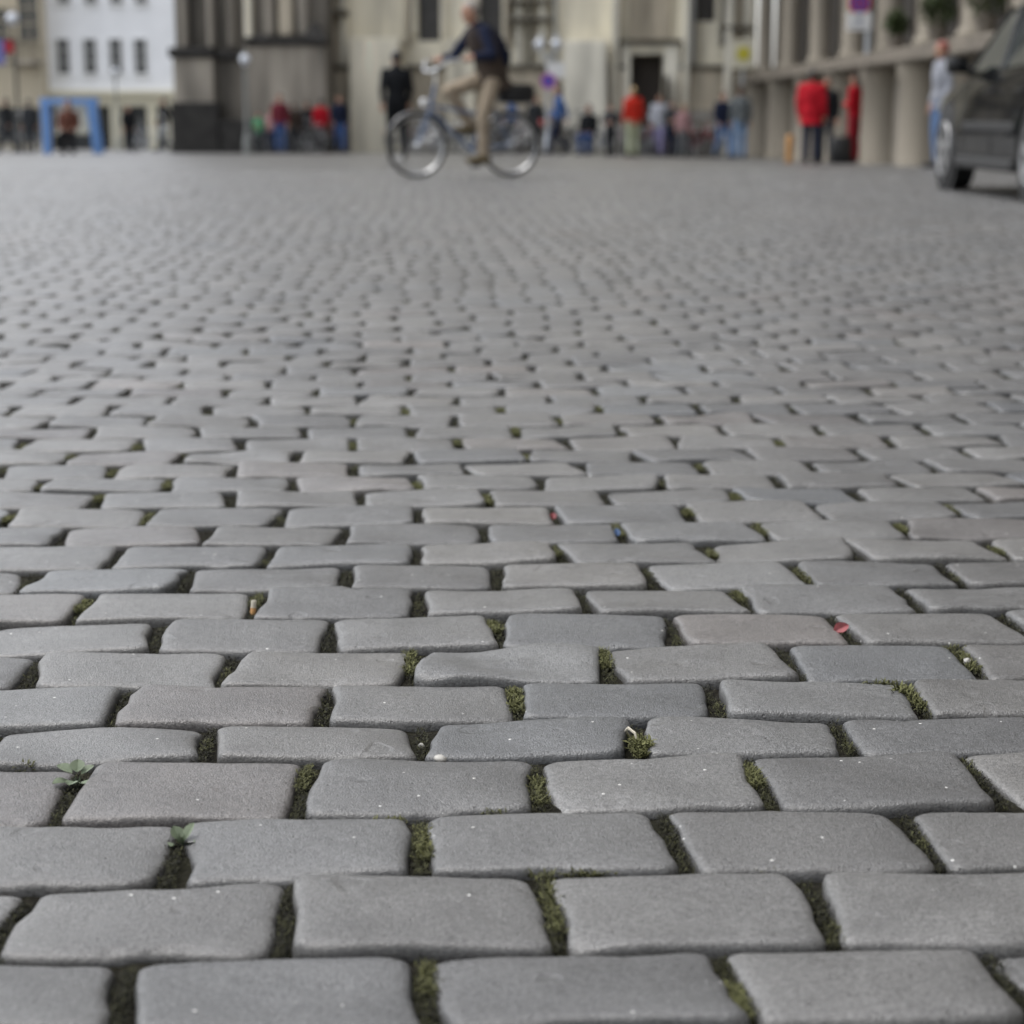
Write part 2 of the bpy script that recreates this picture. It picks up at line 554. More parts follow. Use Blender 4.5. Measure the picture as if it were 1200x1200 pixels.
def finish_stone(u0, u1, fn, ff, detailed, zlift):
    cu, hw, vn, vf_, hd, pts = stone_rings(u0, u1, fn, ff, 44, detailed)
    P = np.array(pts)
    n = len(P)
    seed = random.uniform(0, 100)
    sk = random.gauss(0, .006)           # slightly askew ends
    if detailed:
        ang = np.arctan2(P[:, 1] / hd, P[:, 0] / hw)
        wob = np.zeros(n)
        for q, a in ((2, .0020), (3, .0022), (5, .0018), (9, .0013), (16, .0008)):
            wob += a * random.gauss(0, 1) * np.sin(q * ang + random.uniform(0, 6.28))
    else:
        wob = np.zeros(n)
    rad = np.maximum(np.hypot(P[:, 0], P[:, 1]), 1e-6)
    P = P + P / rad[:, None] * wob[:, None]
    P[:, 0] += sk * P[:, 1] / hd
    g0, g1 = (random.uniform(.0026, .0048), random.uniform(.0026, .0048)) if detailed else (random.uniform(.0006, .0018), random.uniform(.0006, .0018))
    def tov(Q):
        u = cu + Q[:, 0]
        a = fn(u) + g0; b = ff(u) - g1
        t = (Q[:, 1] / hd + 1) * .5
        return u, a + (b - a) * t
    if detailed:
        prof = [(0, -.050), (.0003, -.0120), (.0012, -.0062), (.0027, -.0031), (.0054, -.0013), (.0095, -.0004), (.0170, .0)]
        inner = [.78, .52, .26]
    else:
        prof = [(0, -.026), (.0006, -.0052), (.0034, -.0010), (.0100, .0)]
        inner = []
    V, rr = [], []
    dome = random.uniform(.0003, .0026)
    tx, ty = (random.gauss(0, .0022), random.gauss(0, .0014)) if detailed else (random.gauss(0, .0011), random.gauss(0, .0006))
    # an occasional broken bite at the rim
    bite = None
    if detailed and random.random() < .25:
        bite = (random.uniform(0, 6.28), random.uniform(.10, .22), random.uniform(.003, .006))
    lf = [(random.uniform(10, 30), random.uniform(10, 30), random.uniform(0, 6.3), random.gauss(0, .0009)) for _ in range(4)]
    scales = []
    for ins, z in prof:
        s = np.array([1 - ins / hw, 1 - ins / hd]); scales.append((s, z))
    ls = scales[-1][0]
    for f in inner: scales.append((ls * f, prof[-1][1]))
    for i, (s, z) in enumerate(scales):
        Q = P * s
        u, v = tov(Q)
        rn = np.maximum(np.abs(Q[:, 0] / hw), np.abs(Q[:, 1] / hd))
        zz = np.full(n, z) + zlift
        if i > 0:
            zz = zz + dome * (1 - rn ** 2) + tx * Q[:, 0] / hw + ty * Q[:, 1] / hd
            if detailed:
                for a, b, ph, am in lf: zz = zz + am * np.sin(a * Q[:, 0] + b * Q[:, 1] + ph)
            if bite and z > -.03:
                an = np.arctan2(Q[:, 1] / hd, Q[:, 0] / hw)
                dd = np.abs((an - bite[0] + math.pi) % (2 * math.pi) - math.pi)
                zz = zz - bite[2] * np.clip(1 - dd / bite[1], 0, 1) * np.clip((rn - .72) / .2, 0, 1)
        x, y = u * UX + v * VX, u * UY + v * VY
        V.append(np.stack([x, y, zz], 1))
    u, v = tov(np.array([[0.0, 0.0]]))
    cx, cy = float(u[0] * UX + v[0] * VX), float(u[0] * UY + v[0] * VY)
    V.append(np.array([[cx, cy, zlift + prof[-1][1] + dome]]))
    V = np.concatenate(V)
    k = len(scales)
    return V, n, k, (cx, cy)

def ring_faces(n, k):
    F_ = []
    for a in range(k - 1):
        for i in range(n):
            j = (i + 1) % n
            F_.append((a * n + i, a * n + j, (a + 1) * n + j, (a + 1) * n + i))
    c = k * n
    for i in range(n):
        F_.append(((k - 1) * n + i, (k - 1) * n + (i + 1) % n, c))
    return F_

pavement = None   # made below with the far sheet as its own mesh

def half_width(y):            # half of the paved strip that gets real stones
    return .285 * y + .75

NEAR, FAR = [], []
for k, r in enumerate(rows):
    vm = float(r.near(0.0))
    hwid = half_width(vm)
    js = extend(sorted(r.js), -hwid - .05 + vm * .05, hwid + .05 + vm * .05)
    for a, b in zip(js[:-1], js[1:]):
        if b < -hwid - .05 + vm * .05 or a > hwid + .05 + vm * .05 or b - a < .08: continue
        x, y = xy_of(.5 * (a + b), .5 * float(r.near(.5 * (a + b)) + r.far(.5 * (a + b))))
        inside = abs(x) < .2727 * y * 1.02 + .13
        (NEAR if False else FAR).append((k, a, b, x, y, inside))
FAR.sort(key=lambda s: (not s[5], s[4]))
NEAR, FAR = FAR[:300], FAR[300:]

def add_attr(me, name, vals):
    at_ = me.attributes.new(name, 'FLOAT', 'POINT')
    at_.data.foreach_set('value', np.asarray(vals, dtype=np.float32))

# far sheet of the square
def sheet(name, xs, ys, zoff, mat_, parent=None, cut=None):
    X, Yy = np.meshgrid(xs, ys)
    Z = zf(X, Yy) + zoff
    if callable(cut): Z = Z + cut(X, Yy)
    V = np.stack([X.ravel(), Yy.ravel(), Z.ravel()], 1)
    nx, ny = len(xs), len(ys)
    F_ = [(j * nx + i, j * nx + i + 1, (j + 1) * nx + i + 1, (j + 1) * nx + i) for j in range(ny - 1) for i in range(nx - 1)]
    me = bpy.data.meshes.new(name)
    me.from_pydata(V.tolist(), [], F_)
    me.polygons.foreach_set('use_smooth', [True] * len(F_))
    return link(name, me, mat_, parent)

# the stones seen singly end at v = V_END; the sheet beyond begins on that line
V_END = float(rows[-1].far(0.0))
def far_ground():
    vs_ = np.concatenate([np.arange(V_END + .004, 70, 1.0), np.arange(70, 130, 4), [160, 220, 320, 480]])
    us = np.concatenate([[-400, -250, -150, -90, -60], np.arange(-40, 41, 1.5), [60, 90, 150, 250, 400]])
    U, V = np.meshgrid(us, vs_)
    X, Yy = U * UX + V * VX, U * UY + V * VY
    Z = zf(X, np.minimum(Yy, 130))
    P = np.stack([X.ravel(), Yy.ravel(), Z.ravel()], 1)
    nx, ny = len(us), len(vs_)
    F_ = [(j * nx + i, j * nx + i + 1, (j + 1) * nx + i + 1, (j + 1) * nx + i) for j in range(ny - 1) for i in range(nx - 1)]
    me = bpy.data.meshes.new('pavement')
    me.from_pydata(P.tolist(), [], F_)
    me.polygons.foreach_set('use_smooth', [True] * len(F_))
    return link('pavement', me, FARPAVE)
pavement = tag(far_ground(), 'grey cobbled market square of worn slag stones laid in rows', kind='structure')

FN = None
for (k, a, b, x, y, ins) in NEAR:
    r = rows[k]
    ga, gb = random.uniform(.005, .010), random.uniform(.005, .010)
    V, n, kk, c = finish_stone(a + ga, b - gb, r.near, r.far, True, random.gauss(0, .0012))
    if FN is None: FN = ring_faces(n, kk)
    V[:, 0] -= c[0]; V[:, 1] -= c[1]
    me = bpy.data.meshes.new('paving_stone')
    me.from_pydata(V.tolist(), [], FN)
    me.polygons.foreach_set('use_smooth', [True] * len(FN))
    add_attr(me, 'tone', np.full(len(V), np.clip(rng.normal(.5, .34), 0, 1)))
    add_attr(me, 'tint', np.full(len(V), np.clip(rng.normal(.5, .27), 0, 1)))
    o = link('paving_stone', me, STONE, pavement)
    o.location = (c[0], c[1], 0)

VV, FF, TT, TI = [], [], [], []
off = 0
F2 = None
for (k, a, b, x, y, ins) in FAR:
    r = rows[k]
    ga, gb = random.uniform(.007, .013), random.uniform(.007, .013)
    V, n, kk, c = finish_stone(a + ga, b - gb, r.near, r.far, False, random.gauss(0, .0007))
    V[:, 2] += zf(V[:, 0], V[:, 1])
    if F2 is None: F2 = ring_faces(n, kk)
    VV.append(V)
    FF += [tuple(i + off for i in f) for f in F2]
    off += len(V)
    TT.append(np.full(len(V), np.clip(rng.normal(.5, .17), 0, 1)))
    TI.append(np.full(len(V), np.clip(rng.normal(.5, .22), 0, 1)))
me = bpy.data.meshes.new('paving_stones')
me.from_pydata(np.concatenate(VV).tolist(), [], FF)
me.polygons.foreach_set('use_smooth', [True] * len(FF))
add_attr(me, 'tone', np.concatenate(TT)); add_attr(me, 'tint', np.concatenate(TI))
tag(link('paving_stones', me, STONE, pavement), kind='stuff')

# soil between the stones
def soil_bump(X, Yy):
    out = np.zeros_like(X)
    for i in range(X.shape[0]):
        for j in range(X.shape[1]):
            p = Vector((X[i, j], Yy[i, j], 0))
            out[i, j] = .004 * noise.noise(p * 14) + .0035 * noise.noise(p * 55)
    return out
soil_near = sheet('joint_soil', np.arange(-1.35, 1.36, .011), np.arange(1.0, 3.4, .011), -.013, SOIL, pavement, soil_bump)
soil_near['kind'] = 'stuff'
Xs = np.linspace(-8.5, 10.5, 60)
sheet('joint_soil', Xs, np.arange(3.401, 26.0, .5), -.012, SOIL, pavement, lambda X, Yy: .0085 * sst(4.0, 9.0, Yy))['kind'] = 'stuff'
sheet('joint_soil', np.arange(-9, 9.1, 1.5), np.array([-14.0, -7, -3, 0, .999]), -.006, FARPAVE, pavement)

# ------------------------------------------------------------------ moss, weeds and litter in the joints
class Leaves:
    def __init__(s): s.v, s.f, s.t = [], [], []
    def blade(s, p, d, side, L, w, tone, droop=.3):
        d = d.normalized(); side = side.normalized()
        k = len(s.v)
        m = p + d * L * .55 - Vector((0, 0, droop * .15 * L))
        e = p + d * L - Vector((0, 0, droop * L))
        s.v += [tuple(p - side * w * .35), tuple(p + side * w * .35), tuple(m + side * w * .5), tuple(m - side * w * .5), tuple(e)]
        s.f += [(k, k + 1, k + 2, k + 3), (k + 3, k + 2, k + 4)]
        s.t += [tone * .6, tone * .6, tone, tone, min(1, tone * 1.2)]
    def leaf(s, p, d, up, L, w, tone):
        """rounded, cupped leaf"""
        d = d.normalized(); sd_ = d.cross(up).normalized(); nrm = sd_.cross(d).normalized()
        k = len(s.v)
        prof = [(0, .05), (.15, .55), (.4, 1.0), (.65, .95), (.85, .6), (1, .08)]
        for q, ww in prof:
            c = p + d * L * q - nrm * L * .12 * q * q
            s.v += [tuple(c - sd_ * w * ww * .5 + nrm * w * .14 * ww), tuple(c - nrm * w * .04), tuple(c + sd_ * w * ww * .5 + nrm * w * .14 * ww)]
            s.t += [tone * 1.05, tone * .8, tone]
        for i in range(len(prof) - 1):
            a = k + i * 3
            s.f += [(a, a + 1, a + 4, a + 3), (a + 1, a + 2, a + 5, a + 4)]
    def build(s, name, m, parent=None):
        me = bpy.data.meshes.new(name)
        me.from_pydata(s.v, [], s.f)
        add_attr(me, 'tone', np.clip(s.t, 0, 1))
        return link(name, me, m, parent)

lv = Leaves()
def tuft(u, v, su, sv, n, h, tone, z0=-.016):
    for _ in range(n):
        du = random.gauss(0, su * .5); dv = random.uniform(-sv, sv)
        du = max(-su * 1.1, min(su * 1.1, du))
        x, y = xy_of(u + du, v + dv)
        a = random.uniform(0, 6.28)
        d = Vector((math.cos(a) * .8, math.sin(a) * .8, random.uniform(.25, 1.2)))
        L = h * random.uniform(.3, .85)
        lv.blade(Vector((x, y, z0 + random.uniform(0, .007))), d, Vector((-math.sin(a), math.cos(a), random.uniform(-.3, .3))), L, L * random.uniform(.12, .26), max(.02, min(1, random.gauss(tone, .16))), random.uniform(0, .5))

green = {  # joints that carry green tufts in the photograph: (row, index): strength
 (0, 1): .5, (0, 2): .7, (1, 2): .6, (2, 1): .7, (3, 1): .5, (3, 2): .55, (3, 3): .75, (4, 2): .9, (4, 1): .25, (5, 2): .85, (5, 4): .7,
 (6, 2): .8, (6, 3): .85, (6, 5): .6, (7, 2): .75, (7, 4): .4, (8, 0): .7, (8, 1): .45, (8, 4): .55, (9, 3): .4, (9, 5): .5,
 (10, 4): .6, (10, 3): .5, (10, 6): .6, (11, 4): .6, (11, 5): .6, (11, 6): .7, (12, 0): .8, (12, 1): .65, (12, 5): .75, (12, 7): .5,
 (13, 0): .8, (13, 3): .8, (13, 2): .35, (13, 5): .7, (14, 1): .7, (14, 3): .9, (14, 0): .5, (15, 1): .6, (15, 6): .5, (16, 0): .6, (16, 4): .8,
 (17, 0): .5, (17, 1): .6, (17, 3): .75, (17, 4): .8, (17, 7): .8, (18, 4): .8, (19, 3): .6, (19, 5): .75, (20, 4): .8, (20, 5): .8, (20, 6): .8,
}
for k in range(len(J)):
    r = rows[k]
    for i, u in enumerate(r.js):
        vm = .5 * float(r.near(u) + r.far(u)); hv = .5 * float(r.far(u) - r.near(u))
        g = green.get((k, i), random.choice([.12, .18, .25, .35]))
        # low dark cushion along the joint
        tuft(u, vm, .0080, hv * .9, int(1300 if k < 4 else 600 if k < 10 else 200), .008, .03 + .20 * g, -.012)
        if g > .4:
            tuft(u + random.uniform(-.003, .003), vm + random.uniform(-.4, .4) * hv, .009, hv * random.uniform(.25, .6), int(800 * g), .008 + .004 * g, .36 + .40 * g, -.009)
        elif random.random() < .3:
            tuft(u, vm + random.uniform(-.6, .6) * hv, .007, hv * .25, 90, .008, .45, -.009)
for r in rows[len(J):len(J) + 26]:                       # dots of moss further off
    for u in r.js:
        if abs(u) < 2.6 and random.random() < .45:
            vm = .5 * float(r.near(u) + r.far(u)); hv = .5 * float(r.far(u) - r.near(u))
            tuft(u, vm, .010, hv * .6, 26, .016, random.uniform(.12, .75), -.014)
def px_tuft(px, py, n, su, sv, h, tone, z0=-.010):
    u, v = uv_of(gp(px, py, 0)); tuft(u, v, su, sv, n, h, tone, z0)
px_tuft(690, 1020, 260, .022, .004, .012, .40)
px_tuft(640, 1022, 90, .014, .005, .013, .5)
px_tuft(1035, 798, 220, .024, .004, .012, .45)
px_tuft(1058, 806, 160, .010, .010, .018, .75)
px_tuft(580, 947, 60, .014, .003, .010, .55)
px_tuft(460, 958, 120, .018, .004, .012, .55)
px_tuft(28, 894, 60, .008, .003, .016, .45)
px_tuft(895, 1016, 40, .014, .003, .010, .5)
px_tuft(1120, 757, 90, .014, .004, .014, .55)
px_tuft(752, 873, 240, .012, .010, .016, .78, -.006)
moss = lv.build('moss', MOSS)
tag(moss, 'low dark and olive green moss growing in the joints between cobbles', 'moss', kind='stuff')

def weed(px, py, label, leaves):
    p = gp(px, py, 0)
    t = thing('weed', label, 'weed', (p.x, p.y, -.015))
    for (az, el, L, w, tone, h) in leaves:
        q = Leaves()
        d = Vector((math.cos(R(az)) * math.cos(R(el)), math.sin(R(az)) * math.cos(R(el)), math.sin(R(el))))
        q.leaf(Vector((d.x * .006, d.y * .006, h)), d, Vector((0, 0, 1)), L, w, tone)
        q.build('leaf', WEED, t)
    s = Leaves()
    for az in range(0, 360, 60):
        s.blade(Vector((0, 0, 0)), Vector((math.cos(R(az)) * .3, math.sin(R(az)) * .3, 1)), Vector((-math.sin(R(az)), math.cos(R(az)), 0)), .018, .003, .25, 0)
    s.build('stem', WEED, t)
weed(90, 912, 'small weed with several round grey green leaves in a cobble joint',
     [(165, 30, .018, .018, .98, .020), (95, 48, .015, .015, .9, .020), (40, 30, .016, .013, .8, .018), (215, 15, .020, .018, .95, .012), (320, 12, .017, .014, .75, .012), (260, 10, .014, .013, .85, .014)])
weed(212, 980, 'tiny weed seedling with two upright pale leaves in a cobble joint',
     [(130, 55, .015, .014, .8, .010), (40, 58, .019, .013, .9, .010), (250, 25, .015, .014, .75, .008), (330, 30, .012, .010, .6, .008)])

RED = mat('dry_red', (.22, .045, .05), .6, var=.3, scale=120)
CREAMBIT = mat('pale_bit', (.62, .58, .48), .6, var=.2, scale=90)
ORANGE = mat('filter_paper', (.55, .30, .12), .7, var=.3, scale=200)
BLUECAP = mat('blue_plastic', (.06, .12, .26), .5)
PEB = mat('quartz', (.40, .39, .36), .55, var=.2, scale=150)

def pebble(px, py, a, b, c, label, m=PEB, name='pebble', z=-.003):
    p = gp(px, py, 0)
    bm = bmesh.new(); bmesh.ops.create_icosphere(bm, subdivisions=2, radius=1)
    for v in bm.verts:
        k = 1 + .22 * noise.noise(v.co * 1.7 + Vector((px, py, 0)))
        v.co = Vector((v.co.x * a * k, v.co.y * b * k, v.co.z * c * k))
    me = bpy.data.meshes.new(name); bm.to_mesh(me); bm.free()
    me.polygons.foreach_set('use_smooth', [True] * len(me.polygons))
    o = link(name, me, m)
    o.location = (p.x, p.y, z); o.rotation_euler = (0, 0, random.uniform(0, 3))
    tag(o, label, 'pebble')
    return o
pebble(516, 888, .0085, .006, .004, 'flat white pebble lying on the edge of a cobble', z=-.001)
pebble(494, 866, .0045, .0035, .003, 'white pebble sunk in a dark joint beside the flat one', z=-.008)
pebble(1134, 772, .006, .005, .005, 'round white pebble in mossy joint', z=-.004)
def petal(px, py, label, L, w, az, el, m, cat='petal', name='petal', z=-.004):
    p = gp(px, py, 0)
    q = Leaves()
    d = Vector((math.cos(R(az)) * math.cos(R(el)), math.sin(R(az)) * math.cos(R(el)), math.sin(R(el))))
    q.leaf(Vector((0, 0, 0)), d, Vector((.3, -.6, 1)), L, w, .7)
    o = q.build(name, m)
    o.location = (p.x, p.y, z)
    md = o.modifiers.new('t', 'SOLIDIFY'); md.thickness = .0008
    return tag(o, label, cat)
petal(977, 737, 'dried pinkish red petal wedged in a cobble joint', .023, .016, 15, 25, RED)
petal(648, 606, 'bright red scrap of litter in a joint', .014, .011, 80, 50, RED, 'litter', 'litter_scrap')
petal(724, 628, 'small blue scrap of litter in a joint', .014, .010, 100, 55, BLUECAP, 'litter', 'litter_scrap', z=.0)
p = gp(297, 714, 0)
t = thing('cigarette_butt', 'cigarette butt with orange filter in dark joint', 'cigarette butt', (p.x, p.y, -.010), 1.2)
MB().tube([(-.002, 0, .003), (.0, 0, .012)], .0038, 10).build('filter', ORANGE, t, True)
MB().tube([(.0, 0, .0121), (.002, 0, .022)], [.0038, .0036], 10).build('paper', CREAMBIT, t, True)
p = gp(740, 862, 0)
o = MB().tube([(-.001, .01, -.006), (-.006, .004, .004), (-.004, -.004, .010), (.003, -.010, .006), (.006, -.014, -.004)], [.0012, .0016, .0018, .0015, .001], 6).build('dry_stalk', CREAMBIT, None, True)
o.location = (p.x, p.y, 0)
tag(o, 'curved pale dry stalk sticking out of a mossy joint', 'stalk')

# ------------------------------------------------------------------ buildings round the square
CREAM = mat('cream_stone', (.80, .745, .60), .85, var=.34, scale=1.3, bump=.4, bscale=14, streak=True)
CREAM2 = mat('pale_stone', (.84, .80, .68), .85, var=.3, scale=1.7, bump=.4, bscale=14, streak=True)
TAN = mat('tan_stone', (.50, .44, .34), .85, var=.35, scale=1.5, bump=.5, bscale=16, streak=True)
LEDGE = mat('weathered_ledge', (.15, .135, .105), .9, var=.3, scale=3, bump=.4, bscale=20)
DARKST = mat('soot_stone', (.14, .126, .105), .9, var=.55, scale=1.1, bump=.6, bscale=12, streak=True)
DARKST2 = mat('dark_plinth', (.30, .27, .225), .9, var=.5, scale=1.1, bump=.6, bscale=12, streak=True)
BLACKST = mat('near_black_stone', (.035, .033, .030), .9, var=.4, scale=3, bump=.5, bscale=20)
GREYST = mat('grey_arcade_stone', (.235, .208, .165), .85, var=.22, scale=1.4, bump=.5, bscale=16, streak=True)
GREYST2 = mat('grey_arcade_trim', (.155, .135, .108), .85, var=.25, scale=1.8, bump=.5, bscale=16, streak=True)
WHITEW = mat('white_render', (.90, .91, .93), .8, var=.04, scale=1.0, bump=.15, bscale=40)
CREAMP = mat('cream_paint', (.66, .62, .48), .7, var=.08, scale=2)
BEIGE = mat('beige_render', (.50, .44, .33), .85, var=.15, scale=1.2, bump=.3, bscale=20, streak=True)
GLASS = mat('dark_glass', (.030, .034, .036), .12, var=.3, scale=2, spec=.6)
LEAD = mat('leaded_glass', (.045, .042, .040), .35, var=.4, scale=6)
WOODD = mat('dark_door_wood', (.040, .030, .024), .6, var=.3, scale=5, streak=True)
WHITEP = mat('white_paint', (.78, .78, .77), .5, var=.04)
DARKM = mat('dark_metal', (.035, .036, .036), .45, metal=.3, var=.2)
LAMPP = mat('lamp_post_paint', (.20, .21, .20), .55, var=.15)
GALV = mat('galvanised_steel', (.42, .44, .46), .4, metal=.6, var=.12, scale=20)
ROOF = mat('roof_tiles', (.16, .075, .05), .8, var=.3, scale=6)
PLANT = make_leaf_mat('plant_leaf', (.025, .035, .015), (.10, .14, .05), .6)
MILK = mat('milky_lamp_glass', (.62, .65, .70), .35, var=.03)

def px_box(x0, y0, x1, y1, Y, depth, back=0.0, z0=None, z1=None):
    """box whose front face, on the wall plane at distance Y, fills a photo rectangle; 'depth' stands proud of it"""
    a, b = at(x0, y1, Y), at(x1, y0, Y)
    return (a.x, b.x, Y - depth, Y + back, a.z if z0 is None else z0, b.z if z1 is None else z1)

def part(name, m, parent, boxes, bev=.02):
    mb = MB()
    for b in boxes: mb.box(*b, bev=bev)
    return mb.build(name, m, parent)

def window(parent, x0, x1, z0, z1, Y, frame_m, glass_m, nx=2, nz=3, fw=.06, sill=True, reveal=.18):
    """window set into a wall whose face is at Y: pane lies behind, frame and bars in front of it"""
    w = MB().box(x0, x1, Y - .012 + reveal * 0, Y + .03, z0, z1).build('window', glass_m, parent)
    fr = MB()
    y0, y1 = Y - .05, Y - .0125
    fr.box(x0 - fw, x0, y0 - .05, y1, z0 - fw, z1 + fw); fr.box(x1, x1 + fw, y0 - .05, y1, z0 - fw, z1 + fw)
    fr.box(x0, x1, y0 - .05, y1, z1, z1 + fw); fr.box(x0, x1, y0 - .05, y1, z0 - fw, z0)
    fr.build('frame', frame_m, w)
    bar = fw * .55
    for i in range(1, nx):
        xx = x0 + (x1 - x0) * i / nx
        MB().box(xx - bar / 2, xx + bar / 2, y0, y1, z0 + .001, z1 - .001).build('glazing_bar', frame_m, w)
    for k in range(1, nz):
        zz = z0 + (z1 - z0) * k / nz
        MB().box(x0 + .001, x1 - .001, y0 + .004, y1 - .002, zz - bar / 2, zz + bar / 2).build('glazing_bar', frame_m, w)
    if sill:
        MB().box(x0 - fw * 1.8, x1 + fw * 1.8, Y - .16, Y - .013, z0 - fw - .07, z0 - fw - .001, bev=.01).build('sill', frame_m, w)
    return w

# --- church: sooty old part on the left, cream part with buttresses on the right
YC = 58.0
zb = float(zf(0, YC)) - .3
church = thing('church', 'cream stone church side with buttresses, tall windows and dark portal', 'church', (0, YC, zb))
def rel(o, par):           # meshes below are written in world metres; shift them under the thing's base
    o.parent = par
    o.matrix_parent_inverse = Matrix.Translation(-Vector(par.location))
    return o
def cbox(name, m, boxes, par=church, bev=.03):
    o = part(name, m, None, boxes, bev)
    return rel(o, par)

xl, xr = at(386, 100, YC).x, at(884, 100, YC).x
win = [(490, 516, 48), (562, 588, 48), (815, 839, 25)]
# wall built round its openings
def wall_with_openings(x0, x1, z0, z1, y0, y1, ops):
    """boxes of a wall with rectangular openings [(xa, xb, za, zb)] sorted by x"""
    out, x = [], x0
    for (a, b, c, d) in ops:
        out.append((x, a, y0, y1, z0, z1))
        if c > z0: out.append((a, b, y0, y1, z0, c))
        if d < z1: out.append((a, b, y0, y1, d, z1))
        x = b
    out.append((x, x1, y0, y1, z0, z1))
    return out
ops = []
for (a, b, c) in win:
    ops.append((at(a, c, YC).x, at(b, c, YC).x, at(a, c, YC).z, at(a, c, YC).z + 7.0))
door = (at(738, 100, YC).x, at(777, 100, YC).x, zb, at(738, 64, YC).z)
ops.insert(2, door)
ops.sort()
mb = MB()
for b in wall_with_openings(xl, xr, zb, 25.0, YC, YC + .9, ops): mb.box(*b)  # upper wall, out of view, made taller to dim the paving's sky reflection
rel(mb.build('wall', CREAM, None), church)
rel(MB().box(xl, xr, YC + .901, YC + 14, zb, 24.9).build('nave', CREAM, None), church)
mb = MB()
mb.add([(xl - .4, YC - .5, 25.002), (xr + .4, YC - .5, 25.002), (xr + .4, YC + 15, 25.002), (xl - .4, YC + 15, 25.002), (xl - .4, YC + 7.2, 36), (xr + .4, YC + 7.2, 36)],
       [(0, 1, 5, 4), (2, 3, 4, 5), (0, 4, 3), (1, 2, 5), (3, 2, 1, 0)])
rel(mb.build('roof', ROOF, None), church)
for (a, b, c, d) in ops:
    if (a, b, c, d) == door: continue
    g = rel(MB().box(a, b, YC + .45, YC + .55, c, d).build('window', LEAD, None), church)
    cx = .5 * (a + b)
    for zz in np.arange(c + .6, d, .75):
        o = MB().box(a, b, YC + .41, YC + .449, zz - .02, zz + .02).build('glazing_bar', DARKM, None); rel(o, church); o.parent = g; o.matrix_parent_inverse = Matrix.Translation(-Vector(church.location))
    o = MB().box(cx - .05, cx + .05, YC + .36, YC + .448, c, d).build('mullion', CREAM2, None); o.parent = g; o.matrix_parent_inverse = Matrix.Translation(-Vector(church.location))
    # splayed sloping sill under the window
    m2 = MB(); w = .22; h = 1.0
    m2.add([(a - w, YC - .002, c), (b + w, YC - .002, c), (b + w, YC - .32, c - h), (a - w, YC - .32, c - h), (a - w, YC - .002, c - h), (b + w, YC - .002, c - h)],
           [(0, 3, 2, 1), (3, 4, 5, 2), (0, 4, 3), (1, 2, 5), (0, 1, 5, 4)])
    o = m2.build('sill', CREAM2, None); o.parent = g; o.matrix_parent_inverse = Matrix.Translation(-Vector(church.location))
    for sx, xx in ((-1, a), (1, b)):
        o = MB().box(xx - (.16 if sx < 0 else 0), xx + (.16 if sx > 0 else 0), YC - .12, YC - .003, c + .001, d, bev=.03).build('jamb', CREAM2, None)
        o.parent = g; o.matrix_parent_inverse = Matrix.Translation(-Vector(church.location))
# plinth zone below the string course
zp = at(600, 82, YC).z
for (a, b) in ((386, 410), (476, 656), (714, 733), (795, 884)):
    xa, xb = at(a, 90, YC).x, at(b, 90, YC).x
    cbox('plinth', TAN, [(xa, xb, YC - .34, YC - .003, zb, zp)])
    cbox('string_course', LEDGE, [(xa - .0, xb + .0, YC - .46, YC - .004, zp + .002, zp + .14)])
    cbox('footing', DARKST2, [(xa, xb, YC - .50, YC - .341, zb, at(600, 128, YC).z)])  # darker band along the foot of the wall
# stepped buttresses
def buttress(x0, x1, ytop, m_low=CREAM, m_up=CREAM2, dep=1.1, name='buttress'):
    a, b = at(x0, 100, YC).x, at(x1, 100, YC).x
    zt = at(x0, ytop, YC).z
    o = cbox(name, m_low, [(a, b, YC - dep, YC - .005, zb, zt)])
    led = part('ledge', LEDGE, None, [(a - .10, b + .10, YC - dep - .12, YC - .006, zt + .002, zt + .16)]); led.parent = o; led.matrix_parent_inverse = Matrix.Translation(-Vector(church.location))
    m2 = MB(); w = .12
    m2.add([(a + w, YC - dep + .06, zt + .162), (b - w, YC - dep + .06, zt + .162), (b - w, YC - .007, zt + .162), (a + w, YC - .007, zt + .162),
            (a + w, YC - dep * .55, zt + .75), (b - w, YC - dep * .55, zt + .75), (b - w, YC - .007, zt + .75), (a + w, YC - .007, zt + .75)],
           [(0, 1, 5, 4), (1, 2, 6, 5), (2, 3, 7, 6), (3, 0, 4, 7), (4, 5, 6, 7), (3, 2, 1, 0)])
    up = m2.build('weathering', m_up, None); up.parent = o; up.matrix_parent_inverse = Matrix.Translation(-Vector(church.location))
    sh = part('shaft', m_up, None, [(a + w, b - w, YC - dep * .55, YC - .008, zt + .752, 17.0)]); sh.parent = o; sh.matrix_parent_inverse = Matrix.Translation(-Vector(church.location))
    ft = part('foot', TAN, None, [(a - .08, b + .08, YC - dep - .13, YC - .009, zb, at(x0, 112, YC).z)]); ft.parent = o; ft.matrix_parent_inverse = Matrix.Translation(-Vector(church.location))
for k_, (a, b, dp, ytop, m_) in enumerate(((391, 396, .3, 82, TAN), (401, 407, .45, 82, CREAM2), (476, 481, .35, 60, TAN), (484, 488, .22, 48, CREAM2), (518, 522, .22, 48, CREAM2), (592, 597, .4, 60, TAN),
        (604, 612, .25, 82, CREAM2), (619, 623, .4, 82, LEDGE), (632, 640, .3, 82, CREAM2), (862, 866, .45, 82, TAN), (871, 879, .3, 82, CREAM2), (843, 846, .5, 60, LEDGE))):
    z_ = at(a, ytop, YC).z + .16
    cbox('shaft', m_, [(at(a, 40, YC).x, at(b, 40, YC).x, YC - dp, YC - .012, z_, 14.0 + k_ * .01)], bev=.05)
